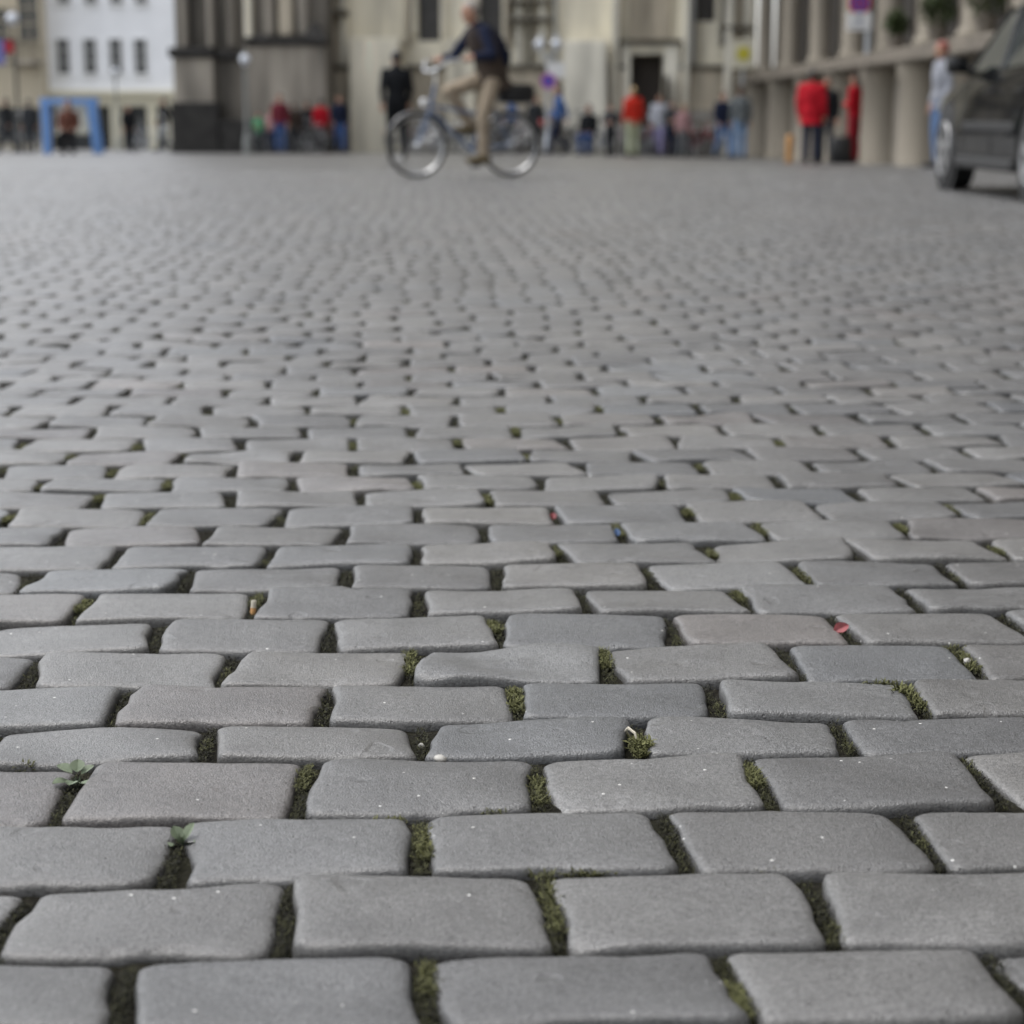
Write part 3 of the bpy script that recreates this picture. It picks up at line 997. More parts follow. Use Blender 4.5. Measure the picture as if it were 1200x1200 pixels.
for (a, b, y0_, y1_) in ((392, 408, 20, 12), (596, 645, 26, 21), (596, 645, 4, 0), (843, 880, 36, 30)):
    cbox('moulding', LEDGE, [(at(a, 40, YC).x - .03, at(b, 40, YC).x + .03, YC - .56, YC - .013, at(a, y0_, YC).z, at(a, y1_, YC).z)], bev=.04)
buttress(413, 471, 46)
buttress(524, 557, 46, dep=.8)
buttress(660, 709, 49, m_low=CREAM2)
# portal
cbox('portal_jamb', CREAM2, [(at(728, 100, YC).x, door[0] - .002, YC - .45, YC - .004, zb, at(700, 52, YC).z)])
cbox('portal_jamb', CREAM2, [(door[1] + .002, at(794, 100, YC).x, YC - .45, YC - .004, zb, at(700, 52, YC).z)])
cbox('portal_lintel', CREAM, [(door[0], door[1], YC - .40, YC - .005, door[3], at(700, 52, YC).z)])
cbox('portal_cornice', LEDGE, [(at(724, 50, YC).x, at(798, 50, YC).x, YC - .60, YC - .006, at(700, 52, YC).z + .002, at(700, 47, YC).z)])
cbox('portal_panel', TAN, [(at(737, 20, YC).x, at(786, 20, YC).x, YC - .14, YC - .007, at(700, 47, YC).z + .002, at(700, 47, YC).z + 3.2)])
cbox('door', WOODD, [(door[0], door[1], YC + .55, YC + .63, zb, door[3])])
cbox('door_leaf', WOODD, [(door[1] - .02, door[1] + .06, YC - 1.05, YC - .455, zb, zb + 2.55)])
for (a, b) in ((716, 724), (800, 806), (848, 856)):
    cbox('pilaster', CREAM2, [(at(a, 50, YC).x, at(b, 50, YC).x, YC - .55, YC - .010, zb, 16.0)])
cbox('downpipe', GALV, [(at(648, 50, YC).x, at(648, 50, YC).x + .12, YC - .30, YC - .18, zp + .16, 18.0)], bev=.05)
cbox('downpipe', GALV, [(at(808, 50, YC).x, at(808, 50, YC).x + .10, YC - .52, YC - .40, zp + .16, 18.0)], bev=.05)

# --- sooty older wing of the church
YD = 56.0
zd = float(zf(-8, YD)) - .3
wing = thing('church_wing', 'soot blackened stone wing with heavy ledges left of the cream church', 'church', (0, YD, zd))
def dbox(name, m, boxes, bev=.04): return rel(part(name, m, None, boxes, bev), wing)
xa, xb = at(207, 100, YD).x, at(386, 100, YD).x
dbox('wall', DARKST, [(xa, xb, YD, YD + 13, zd, 24.0)])
za = at(300, 68, YD).z; zc = at(300, 54, YD).z
xm = at(254, 100, YD).x
xn = at(292, 100, YD).x
dbox('plinth', DARKST2, [(xa, xm, YD - .55, YD - .004, zd + 1.0, za)])
dbox('plinth', DARKST, [(xm + .002, xn, YD - .30, YD - .005, zd + 1.0, za - .05)])
dbox('plinth', DARKST2, [(xn + .002, xb, YD - .75, YD - .006, zd + 1.0, zc)])
dbox('ledge', BLACKST, [(xa - .1, xm + .05, YD - .70, YD - .007, za + .002, za + .28)])
dbox('ledge', BLACKST, [(xm + .052, xn - .002, YD - .42, YD - .008, za - .046, za + .2)])
dbox('ledge', BLACKST, [(xn - .001, xb + .02, YD - .90, YD - .009, zc + .002, zc + .22)])
dbox('footing', BLACKST, [(xa - .05, at(262, 150, YD).x, YD - .95, YD - .010, zd, zd + 1.75)])  # plain near black block at the foot of the wing
dbox('footing', BLACKST, [(at(262, 150, YD).x + .002, xb, YD - .90, YD - .011, zd, zd + 1.25)])
for (a, b, m_) in ((214, 222, DARKST2), (244, 252, DARKST2), (268, 276, DARKST2), (288, 297, CREAM), (312, 322, DARKST2), (328, 345, TAN), (350, 362, DARKST2)):
    dbox('shaft', m_, [(at(a, 30, YD).x, at(b, 30, YD).x, YD - .32, YD - .012, (zc if a > 290 else za) + .29, 18)], bev=.06)
for (a, b, q) in ((358, 384, 27), (298, 318, 40)):
    m2 = MB()
    z0_, z1_ = zc + .225, at(370, q, YD).z
    p0, p1 = at(a, 40, YD).x, at(b, 40, YD).x
    m2.add([(p0, YD - .8, z0_), (p1, YD - .8, z0_), (p1, YD - .33, z0_), (p0, YD - .33, z0_), (p0 + .25, YD - .5, z1_), (p1 - .25, YD - .5, z1_), (p1 - .25, YD - .33, z1_), (p0 + .25, YD - .33, z1_)],
           [(0, 1, 5, 4), (1, 2, 6, 5), (2, 3, 7, 6), (3, 0, 4, 7), (4, 5, 6, 7), (3, 2, 1, 0)])
    rel(m2.build('gablet', BLACKST, None), wing)

# --- white town house far behind
YW = 100.0
zw = float(zf(-20, YW)) - .5
xw0, xw1 = at(50, 90, YW).x, at(222, 90, YW).x
house = thing('town_house', 'white rendered town house with rows of dark sash windows', 'house', (0, YW, zw))
rel(part('wall', WHITEW, None, [(xw0, xw1, YW, YW + 10, at(0, 106, YW).z, 12.5)], 0), house)
mb = MB()
mb.add([(xw0 - .3, YW - .4, 12.5), (xw1 + .3, YW - .4, 12.5), (xw1 + .3, YW + 10.4, 12.5), (xw0 - .3, YW + 10.4, 12.5), (xw0 - .3, YW + 5, 16.5), (xw1 + .3, YW + 5, 16.5)],
       [(0, 1, 5, 4), (2, 3, 4, 5), (0, 4, 3), (1, 2, 5), (3, 2, 1, 0)])
rel(mb.build('roof', ROOF, None), house)
rel(part('cornice', CREAMP, None, [(xw0 - .1, xw1 + .05, YW - .35, YW + .5, at(0, 113, YW).z, at(0, 105.9, YW).z)], .04), house)
rel(part('fascia', CREAMP, None, [(xw0, xw1, YW - .10, YW + .4, at(0, 124, YW).z, at(0, 113, YW).z - .002)], .01), house)
piers = [(50, 56), (112, 116), (130, 143), (173, 184), (196, 222)]
for a, b in piers:
    rel(part('pier', CREAMP, None, [(at(a, 150, YW).x, at(b, 150, YW).x, YW - .06, YW + .5, zw, at(0, 124, YW).z - .002)], .02), house)
rel(part('shop_window', GLASS, None, [(xw0, xw1, YW + .6, YW + .7, zw, at(0, 124, YW).z)], 0), house)
rel(part('ground_floor', WHITEW, None, [(xw0, xw1, YW + .75, YW + 9.9, zw, at(0, 106, YW).z - .01)], 0), house)
for cx in (74.5, 106, 136, 165):
    for (y0, y1) in ((46, 86), (-35, 4), (-115, -76), (-190, -152)):
        a, b = at(cx - 6, y1, YW), at(cx + 6, y0, YW)
        w = window(None, a.x, b.x, a.z, b.z, YW, WHITEP, GLASS, 2, 3, .06)
        rel(w, house)

# --- beige building at the far left
YB = 98.6
zbb = float(zf(-24, YB)) - .5
xb0, xb1 = at(-160, 90, YB).x, at(49, 90, YB).x
bh = thing('corner_building', 'weathered beige stone building with dark balcony beside the white house', 'building', (0, YB, zbb))
rel(part('wall', BEIGE, None, [(xb0, xb1, YB, YB + 12, zbb, 15)], 0), bh)
rel(part('balcony_slab', DARKST2, None, [(at(18, 70, YB).x, at(50, 70, YB).x, YB - 1.0, YB - .004, at(0, 76, YB).z, at(0, 71, YB).z)], .02), bh)
mb = MB()
for q in range(12):
    xx = at(19, 70, YB).x + (at(49, 70, YB).x - at(19, 70, YB).x) * q / 11
    mb.box(xx - .015, xx + .015, YB - .98, YB - .95, at(0, 70.9, YB).z, at(0, 50, YB).z)
mb.box(at(18, 70, YB).x, at(50, 70, YB).x, YB - 1.0, YB - .93, at(0, 50, YB).z, at(0, 48.5, YB).z)
rel(mb.build('railing', DARKM, None), bh)
for (a, b, y0, y1) in ((-40, -22, 10, 68), (-8, 8, 10, 68), (24, 42, -30, 47)):
    p0, p1 = at(a, y1, YB), at(b, y0, YB)
    rel(window(None, p0.x, p1.x, p0.z, p1.z, YB, BEIGE, GLASS, 2, 4, .1), bh)
for (a, b) in ((-30, -8), (0, 18), (28, 44)):
    p0, p1 = at(a, 165, YB), at(b, 128, YB)
    rel(window(None, p0.x, p1.x, p0.z, p1.z, YB, DARKM, GLASS, 2, 1, .08, sill=False), bh)

# --- arcaded building along the right side of the square
XR = 7.25
Y0, Y1 = -6.0, 57.3  # near stretch, out of view beside the viewer, added to block sky light
zr = float(zf(8, 40)) - .6
arc = thing('arcade_building', 'grey stone terrace building with round piers and projecting ledge', 'building', (XR, Y0, zr))
def abox(name, m, boxes, bev=.03): return rel(part(name, m, None, boxes, bev), arc)
abox('wall', GREYST, [(XR, XR + 9, Y0, Y1, zr, 1.55)], 0)
ZL = 1.55
abox('ledge', GREYST2, [(XR - .62, XR + 9, Y0, Y1, ZL + .002, ZL + .11)], .03)
abox('ledge', GREYST2, [(XR - .50, XR + 9, Y0, Y1, ZL + .112, ZL + .26)], .03)
abox('upper_wall', GREYST2, [(XR + .55, XR + 9, Y0, Y1, ZL + .262, 17.5)], 0)  # unseen upper storeys raised to block more of the sky
abox('cornice', GREYST, [(XR - .4, XR + 9, Y0, Y1, 17.502, 18.1)], .05)
pier_y = [-4.4, -1.8, .8, 3.4, 6.0, 8.6, 11.2, 13.8, 16.5, 19.2, 21.8, 24.4, 27.2, 30.2, 33.4, 37.0, 41.0, 45.4, 50.2, 55.2]  # the nearest piers only dress the added unseen stretch
for i, yy in enumerate(pier_y):
    o = rel(MB().lathe((XR - .02, yy, 0), [(.56, zr), (.56, zr + .62), (.50, zr + .70), (.48, ZL - .35), (.54, ZL - .25), (.56, ZL)], 28).build('pier', GREYST, None, True), arc)
    rel(MB().lathe((XR - .02, yy, 0), [(.30, ZL + .262), (.32, ZL + .35), (.21, ZL + .5), (.19, 5.6), (.28, 5.9), (.32, 6.2)], 24).build('column', GREYST, None, True), arc)
    if i + 1 < len(pier_y):
        y2 = pier_y[i + 1]
        abox('niche', DARKST2, [(XR - .012, XR - .002, yy + .75, y2 - .75, zr + .3, ZL - .30)], 0)
        for f in (.5,):
            ym = yy + (y2 - yy) * f
            abox('pilaster', GREYST, [(XR + .12, XR + .549, ym - .10, ym + .10, ZL + .262, 6.2)], .03)
        for (f0, f1) in ((.13, .455), (.545, .87)):
            abox('window', LEAD, [(XR + .50, XR + .548, yy + (y2 - yy) * f0, yy + (y2 - yy) * f1, ZL + .5, 5.8)], 0)
abox('architrave', GREYST, [(XR - .50, XR + .549, Y0, Y1, 6.202, 6.9)], .03)

def pot_plant(yy, s, label):
    t = thing('potted_plant', label, 'plant', (XR - .25, yy, ZL + .26))
    MB().lathe((0, 0, 0), [(.11, 0), (.15, .24), (.165, .24), (.165, .28)], 16).build('pot', GREYST2, t, True)
    q = Leaves()
    for _ in range(420):
        d = Vector((random.gauss(0, 1), random.gauss(0, 1), random.gauss(.2, .8))).normalized()
        rr = random.uniform(.3, 1) ** .6 * .30 * s
        p_ = Vector((0, 0, .28 + .28 * s)) + Vector((d.x * rr, d.y * rr, d.z * rr * 1.15))
        q.leaf(p_, Vector((random.gauss(0, 1), random.gauss(0, 1), random.gauss(0, .7))), Vector((0, 0, 1)), .11, .06, random.uniform(.1, 1))
    q.build('foliage', PLANT, t)
pot_plant(28.6, 1.15, 'bushy potted plant on the ledge above the parked car')
pot_plant(31.9, 1.0, 'potted plant on the ledge between the two largest round piers')
pot_plant(35.3, .7, 'small potted plant on the ledge behind the parking sign')

# ------------------------------------------------------------------ lamps and signs
def globe_lamp(px, Y, zs, label, arms, post_m=DARKM, r=.20, cat='street lamp'):
    p_ = on_ground(px, Y)
    t = thing('street_lamp', label, cat, p_)
    zt = zs - p_.z
    MB().lathe((0, 0, 0), [(.10, 0), (.10, .4), (.065, .5), (.05, .6), (.04, zt - .25), (.038, zt - .2)], 14).build('post', post_m, t, True)
    for dx in arms:
        if dx: MB().tube([(0, 0, zt - .35), (dx * .6, 0, zt - .30), (dx, 0, zt - .22)], .025, 8).build('arm', post_m, t, True)
        g = MB().lathe((dx, 0, zt), [(.05, -r * 1.05), (r * .7, -r * .75), (r, 0), (r * .75, r * .7), (r * .3, r * 1.0), (.02, r * 1.1)], 18).build('lamp_globe', MILK, t, True)
        MB().lathe((dx, 0, zt + r * 1.05), [(r * .5, 0), (r * .25, .05), (.02, .10)], 12).build('cap', post_m, g, True)
    return t, zt

t, zt = globe_lamp(642, 50, at(642, 52, 50).z, 'twin globe street lamp in front of the cream church', (-.22, .22), GALV, .14)
MB().box(-.02, .42, -.06, -.045, zt - .85, zt - .45, bev=.004).build('name_plate', WHITEP, t)
MAG = mat('sign_magenta', (.42, .05, .34), .4)
SBLUE = mat('sign_blue', (.05, .08, .42), .4)
SRED = mat('sign_red', (.55, .03, .04), .4)
p_ = on_ground(642.5, 49.8)
o = thing('round_sign', 'small round magenta sign on the twin globe lamp post', 'sign', (p_.x, 49.93, at(642, 95, 49.9).z))
MB().lathe((0, 0, 0), [(.20, -.012), (.20, 0)], 28, 'y').build('disc', MAG, o)
MB().lathe((0, 0, 0), [(.13, -.018), (.13, -.0125)], 28, 'y').build('centre', SBLUE, o)
globe_lamp(289, 50, at(289, 70, 50).z, 'single globe street lamp before the sooty church wing', (0,), LAMPP, .14)
globe_lamp(137, 78, at(137, 84, 78).z, 'grey street lamp in front of the white town house', (0,), LAMPP, .15)
t, zt = globe_lamp(21, 60, at(21, 22, 60).z, 'tall dark street lamp beside the beige corner building', (0,), DARKM, .2)
p_ = on_ground(14, 59.8)
o = thing('shop_sign', 'small red hanging sign on the tall dark street lamp', 'sign', (p_.x, 59.8, at(14, 62, 59.8).z))
MB().box(-.22, .16, -.03, .03, 0, .36, bev=.01).build('board', SRED, o)
MB().box(-.22, .25, -.02, .02, .362, .40).build('bracket', DARKM, o)
o = thing('shop_sign', 'violet blue hanging sign left of the tall dark street lamp', 'sign', (at(1, 70, 59.6).x, 59.6, at(1, 76, 59.6).z))
MB().box(-.2, .12, -.03, .03, 0, .75, bev=.01).build('board', mat('violet', (.17, .17, .42), .5), o)
MB().box(-.2, .5, -.015, .015, .752, .79).build('bracket', DARKM, o)

# no-parking sign on a steel post by the arcade
YS = 37.0
p_ = on_ground(1014, YS)
t = thing('parking_sign', 'grey steel post with round blue and red sign and white plate', 'road sign', p_)
zs = at(1010, 4, YS).z - p_.z
MB().tube([(0, 0, 0), (0, 0, zs + .3)], .055, 14).build('post', GALV, t, True)
xs = -.20
d = MB().lathe((xs, -.075, zs), [(.215, -.004), (.215, .012)], 40, 'y').build('disc', SRED, t)
MB().lathe((xs, -.088, zs), [(.165, 0), (.165, .004)], 40, 'y').build('blue_field', SBLUE, d)
mb = MB()
for s_ in (1, -1):
    c_, s2 = math.cos(R(45)) * .16, math.sin(R(45)) * .16 * s_
    mb.add([(xs - c_ - .014, -.0905, zs - s2 + .014 * s_), (xs - c_ + .014, -.0905, zs - s2 - .014 * s_), (xs + c_ + .014, -.0905, zs + s2 - .014 * s_), (xs + c_ - .014, -.0905, zs + s2 + .014 * s_)], [(0, 1, 2, 3)])
mb.build('cross', SRED, d)
zpl = at(1008, 36, YS).z - p_.z
pl = MB().box(xs - .24, xs + .24, -.085, -.070, zpl, zpl + .33, bev=.005).build('plate', WHITEP, t)
mb = MB()
mb.lathe((xs, -.087, zpl + .20), [(.06, -.0005), (.06, .0005)], 20, 'y')
mb.box(xs - .15, xs + .15, -.0880, -.0860, zpl + .06, zpl + .085)
mb.build('print', mat('print_grey', (.30, .33, .40), .6), pl)

# yellow round sign on a cream board by the church corner
YY = 52.5
p_ = on_ground(869, YY)
t = thing('yellow_sign', 'cream board with yellow disc on a post at the church corner', 'sign', p_)
zq = at(869, 63, YY).z - p_.z
MB().tube([(0, 0, 0), (0, 0, zq + .35)], .04, 10).build('post', GALV, t, True)
b_ = MB().box(-.30, .30, -.085, -.05, zq - .40, zq + .36, bev=.01).build('board', CREAMP, t)
MB().lathe((0, -.10, zq), [(.185, 0), (.185, .012)], 32, 'y').build('disc', mat('yellow', (.58, .52, .05), .5), b_)

# grey wooden bollard-like post beside the red jacket group
p_ = on_ground(926.5, 37.6)
o = MB().lathe((0, 0, 0), [(.07, 0), (.07, .50), (.05, .54), (.02, .56)], 14).build('wooden_post', mat('orange_wood', (.42, .22, .07), .7, var=.25, scale=12), None, True)
o.location = p_
tag(o, 'short orange brown wooden post beside the red hooded jacket', 'post')

# blue stall frame at the left
BLUEP = mat('blue_frame_paint', (.16, .32, .64), .5, var=.1)
PANEL = mat('cream_panel', (.60, .58, .48), .7, var=.1)
YF = 50.0
pa, pb = on_ground(52, YF), on_ground(112, YF)
t = thing('stall_frame', 'bright blue stall frame with cream panels standing on the square', 'stall', (.5 * (pa.x + pb.x), YF, pa.z))
hw = .5 * (pb.x - pa.x); hh = at(80, 122, YF).z - pa.z
for sx in (-1, 1):
    for yy in (0, .34):
        mb = MB()
        w = .075 if sx < 0 else .10
        lean = .0 if sx < 0 else -.12
        mb.add([(sx * hw - w, yy - .05, 0), (sx * hw + w, yy - .05, 0), (sx * hw + w, yy + .05, 0), (sx * hw - w, yy + .05, 0),
                (sx * hw - w + lean, yy - .05, hh), (sx * hw + w + lean, yy - .05, hh), (sx * hw + w + lean, yy + .05, hh), (sx * hw - w + lean, yy + .05, hh)],
               [(3, 2, 1, 0), (4, 5, 6, 7), (0, 1, 5, 4), (1, 2, 6, 5), (2, 3, 7, 6), (3, 0, 4, 7)])
        mb.build('post', BLUEP, t)
for yy in (0, .34):
    MB().box(-hw - .10, hw + .02, yy - .045, yy + .045, hh + .002, hh + .15, bev=.01).build('top_beam', BLUEP, t)
MB().box(-hw + .2, hw - .26, .40, .44, .55, hh - .02, bev=.01).build('panel', PANEL, t)
MB().box(-hw + .2, hw - .26, .10, .395, .50, .54, bev=.01).build('counter', PANEL, t)

# ------------------------------------------------------------------ bicycles
RUB = mat('tyre_rubber', (.022, .022, .022), .8, var=.2, scale=30)
BRUB = mat('grey_tyre', (.07, .068, .064), .8, var=.2, scale=30)
CHROME = mat('polished_alloy', (.62, .63, .64), .28, metal=.9, var=.05)
SADDLE = mat('black_leather', (.015, .015, .016), .5, var=.2, scale=30)
REFL = mat('white_reflector', (.80, .80, .80), .3)
REDL = mat('red_lens', (.45, .02, .02), .25)

def wheel(parent, x, z, r, ym=0.0):
    ty = MB().torus((x, 0, z), (0, 1, 0), r - .017, .017, 48, 10).build('wheel', BRUB, parent, True)
    MB().torus((x, 0, z), (0, 1, 0), r - .046, .010, 48, 6, sq=1.2).build('rim', CHROME, ty, True)
    mb = MB()
    for k in range(28):
        a = 2 * math.pi * k / 28
        s_ = .028 if k % 2 else -.028
        a2 = a + (.5 if k % 4 < 2 else -.5)
        mb.tube([(x + .022 * math.cos(a2), s_, z + .022 * math.sin(a2)), (x + (r - .05) * math.cos(a), 0, z + (r - .05) * math.sin(a))], .0013, 3, False)
    mb.build('spokes', CHROME, ty)
    MB().tube([(x, -.055, z), (x, -.03, z), (x, .03, z), (x, .055, z)], [.012, .022, .022, .012], 10).build('hub', CHROME, ty, True)
    for a in (-35, 145):
        MB().box(x + (r - .11) * math.cos(R(a)) - .035, x + (r - .11) * math.cos(R(a)) + .035, -.012, .012, z + (r - .11) * math.sin(R(a)) - .022, z + (r - .11) * math.sin(R(a)) + .022, bev=.005).build('reflector', REFL, ty)
    return ty

def make_bicycle(label, group, frame_m, guard_m, bag=False, steer=0.0, grip_h=1.22):
    """city bicycle, front towards +x, wheels on z = 0"""
    t = thing('bicycle', label, 'bicycle', group=group)
    r = .35
    xr_, xf = -.54, .56
    wheel(t, xr_, r, r); wheel(t, xf, r, r)
    bb = Vector((-.08, 0, .29)); seat = Vector((-.30, 0, .86)); ht = Vector((.34, 0, .98)); hb = Vector((.40, 0, .72))
    mb = MB()
    mb.tube([bb, seat], .017, 10); mb.tube([bb, hb], .020, 10)
    mb.tube([seat.lerp(bb, .35), hb.lerp(ht, .2)], .016, 10)
    mb.tube([hb - (ht - hb) * .1, ht], .020, 10)
    for s_ in (-1, 1):
        mb.tube([bb + Vector((0, .03 * s_, 0)), (xr_, .06 * s_, r)], .010, 8)
        mb.tube([seat + Vector((0, .02 * s_, -.06)), (xr_, .06 * s_, r)], .008, 8)
    mb.tube([(bb.x, -.04, bb.z), (bb.x, .04, bb.z)], .024, 12)
    mb.build('frame', frame_m, t, True)
    mb = MB()
    mb.tube([hb - (ht - hb) * .1, (.43, 0, .70)], .018, 8)
    for s_ in (-1, 1):
        mb.tube([(.43, 0, .705), (.43, .045 * s_, .695), (.47, .05 * s_, .55), (xf, .055 * s_, r)], [.014, .014, .012, .009], 8)
    mb.build('fork', frame_m, t, True)
    hbp = Vector((.33, 0, grip_h - .09))
    mb = MB()
    mb.tube([ht, hbp], .013, 8)
    pts = [(.10, .31), (.20, .30), (.33, .24), (.42, .12), (.42, 0), (.42, -.12), (.33, -.24), (.20, -.30), (.10, -.31)]
    M = Matrix.Rotation(steer, 3, 'Z')
    P3 = []
    for (a, b) in pts:
        q = M @ Vector((a - .34, b, 0))
        P3.append(hbp + Vector((q.x, q.y, .09 - .10 * (abs(b) < .2) - .02 * (abs(b) < .05))))
    mb.tube([hbp, P3[4]], .014, 8)
    mb.tube(P3, .011, 8)
    hbar = mb.build('handlebar', CHROME, t, True)
    for s_, a, b in ((1, 0, 1), (-1, 8, 7)):
        MB().tube([P3[a], P3[a].lerp(P3[b], .95)], .016, 10).build('grip', SADDLE, hbar, True)
    mb = MB()
    mb.tube([seat, (-.335, 0, .97)], .013, 8)
    mb.build('seat_post', CHROME, t, True)
    rings = []
    for (x, hwid, zz, hgt) in ((-.49, .06, .995, .03), (-.46, .10, 1.0, .045), (-.38, .105, 1.0, .045), (-.30, .06, .995, .04), (-.22, .026, .99, .035), (-.19, .015, .985, .025)):
        rings.append([(x, hwid * math.cos(a), zz + hgt * .5 * math.sin(a)) for a in [2 * math.pi * i / 12 for i in range(12)]])
    MB().rings(rings).build('saddle', SADDLE, t, True)
    cr = MB().torus((bb.x, -.045, bb.z), (0, 1, 0), .085, .005, 32, 6).tube([(bb.x, -.06, bb.z), (bb.x + .01, -.075, bb.z + .16)], .010, 8).tube([(bb.x, .06, bb.z), (bb.x - .01, .075, bb.z - .16)], .010, 8).build('crank', CHROME, t, True)
    for s_, zz in ((-1, .16), (1, -.16)):
        MB().box(bb.x - .045, bb.x + .045, .08 if s_ > 0 else -.17, .17 if s_ > 0 else -.08, bb.z + zz - .013, bb.z + zz + .013, bev=.006).build('pedal', SADDLE, cr)
    MB().tube([(bb.x + .05, -.052, bb.z + .09), (xr_ - .02, -.052, r + .05), (xr_ - .06, -.052, r), (xr_, -.052, r - .05), (bb.x + .05, -.052, bb.z - .10)], .010, 6).build('chain_guard', guard_m, t, True)
    for x, a0, a1 in ((xr_, 60, 250), (xf, 70, 215)):
        mb = MB()
        e = []
        n_ = 20
        for i in range(n_ + 1):
            a = R(a0 - 60 + (a1 - a0) * i / n_) if x < 0 else R(25 + 150 * i / n_)
            rad_ = r + .018
            e.append([(x + (rad_ - .010 * abs(q)) * math.cos(a), .030 * q, r + (rad_ - .010 * abs(q)) * math.sin(a)) for q in (-1, -.5, 0, .5, 1)])
        for i in range(n_):
            k = len(mb.v)
            mb.v += e[i] + e[i + 1]
            mb.f += [(k + j, k + j + 1, k + j + 6, k + j + 5) for j in range(4)]
        g = mb.build('mudguard', guard_m, t, True)
    mb = MB()
    for s_ in (-1, 1):
        mb.tube([(-.36, .05 * s_, .80), (-.80, .06 * s_, .79)], .006, 6)
        mb.tube([(-.74, .06 * s_, .79), (xr_, .065 * s_, r + .01)], .005, 6)
    for q in range(5): mb.tube([(-.42 - .09 * q, -.058, .795), (-.42 - .09 * q, .058, .795)], .004, 6)
    mb.build('rack', CHROME, t, True)
    MB().lathe((.475, 0, .80), [(.02, -.05), (.04, -.03), (.045, .02), (.02, .03)], 14, 'x').build('headlamp', REFL, t, True)
    MB().box(-.925, -.90, -.03, .03, .56, .62, bev=.006).build('tail_lamp', REDL, t)
    MB().tube([(-.10, -.05, .27), (-.16, -.16, .012)], .008, 6).build('kickstand', CHROME, t, True)
    if bag:
        mb = MB()
        mb.box(-.80, -.40, -.13, .13, .80, 1.00, bev=.05)
        b_ = mb.build('rack_bag', SADDLE, t, True)
        MB().box(-.70, -.50, -.134, .134, .84, .87, bev=.004).build('strap', DARKM, b_)
    return t

def copy_tree(o, parent=None):
    c = o.copy(); C.objects.link(c); c.parent = parent
    for ch in list(o.children): copy_tree(ch, c)
    return c

FRB = mat('frame_blue_grey', (.10, .15, .26), .35, var=.1, coat=.5)
FRK = mat('frame_black', (.02, .02, .022), .35, coat=.5)
FRS = mat('frame_silver', (.45, .47, .50), .3, metal=.6)
FRR = mat('frame_red', (.35, .03, .05), .35, coat=.5)

YCYC = gp(540, 207.5).y
GC = on_ground(544.5, YCYC)
ride = make_bicycle('blue grey city bicycle ridden by the man in beige trousers', None, FRB, FRK, bag=True, steer=R(10), grip_h=1.24)
ride.location = GC
ride.rotation_euler = (0, 0, math.pi + R(24))

# parked bicycles
PB = 'bicycles parked in front of the church'
protoK = make_bicycle('dark parked bicycle leaning in the row before the church portal', PB, FRK, FRK)
protoS = make_bicycle('silver parked bicycle in the row before the church portal', PB, FRS, FRS)
protoR = make_bicycle('red parked bicycle in the row before the church portal', PB, FRR, FRK)
spots = [
 (protoS, 762, 55.5, 20, 'silver bicycle parked right beside the church portal'),
 (protoR, 776, 56.2, 165, 'red bicycle parked before the open church door'),
 (protoK, 790, 55.2, 10, 'dark bicycle parked between the portal and the church corner'),
 (protoS, 803, 55.8, 200, None), (protoR, 817, 55.0, 25, 'red bicycle at the church corner end of the bicycle row'),
 (protoK, 574, 54, 190, 'dark bicycle parked behind the rear wheel of the ridden bicycle'),
 (protoS, 596, 54.6, 15, None), (protoK, 620, 55, 170, None), (protoS, 520, 53.5, 5, 'silver bicycle parked behind the front wheel of the ridden bicycle'),
 (protoK, 672, 55.5, 20, 'dark bicycle parked by the church wall right of the twin lamp'),
 (protoS, 700, 55.5, 160, 'silver bicycle parked against the mossy buttress beside the portal'),
 (protoS, 176, 62, 8, 'silver bicycle parked before the white town house'),
 (protoK, 10, 58, 12, None), (protoK, 345, 53.5, 185, 'dark bicycle parked before the sooty church wing'),
]
lab2 = {3: 'silver bicycle parked between the portal and the church corner', 6: 'silver bicycle parked behind the rear wheel of the ridden bicycle',
        7: 'dark bicycle parked just left of the twin globe lamp', 12: 'dark bicycle parked by the tall dark street lamp'}
used = set()
for i, (pr, px, Y, rz, lab) in enumerate(spots):
    o = pr if pr.name not in used else copy_tree(pr)
    used.add(pr.name)
    o.location = on_ground(px, Y)
    o.rotation_euler = (R(random.uniform(-4, 4)) * 0, 0, R(rz))
    o['label'] = lab or lab2[i]

for px, Y, rz, lab in ((486, 55, 12, 'dark bicycle by the church wall beside the walker in black'), (506, 55.6, 170, 'dark bicycle by the church wall under the first tall window'),
        (540, 55.2, 8, 'dark bicycle at the foot of the buttress behind the cyclist'), (560, 55.8, 172, 'dark bicycle under the second tall window behind the cyclist'),
        (584, 55.9, 20, 'dark bicycle by the wall just right of the second tall window'), (608, 56, 165, 'dark bicycle by the wall below the carved panels'),
        (634, 55.6, 15, 'dark bicycle against the wall behind the twin globe lamp'), (684, 56.2, 172, 'dark bicycle against the buttress behind the squatting person'),
        (752, 56.6, 5, 'dark bicycle at the left jamb of the church portal'), (784, 56.6, 170, 'dark bicycle at the right jamb of the church portal'),
        (810, 56.5, 12, 'dark bicycle under the window right of the portal'), (826, 56.2, 168, 'dark bicycle behind the person in navy top and jeans'),
        (328, 54.6, 10, 'dark bicycle behind the person in maroon top'), (352, 54.8, 175, 'dark bicycle behind the person in black clothes by the sooty wing')):
    o = copy_tree(protoK)
    o.location = on_ground(px, Y); o.rotation_euler = (0, 0, R(rz))
    o['label'] = lab
    o['group'] = PB

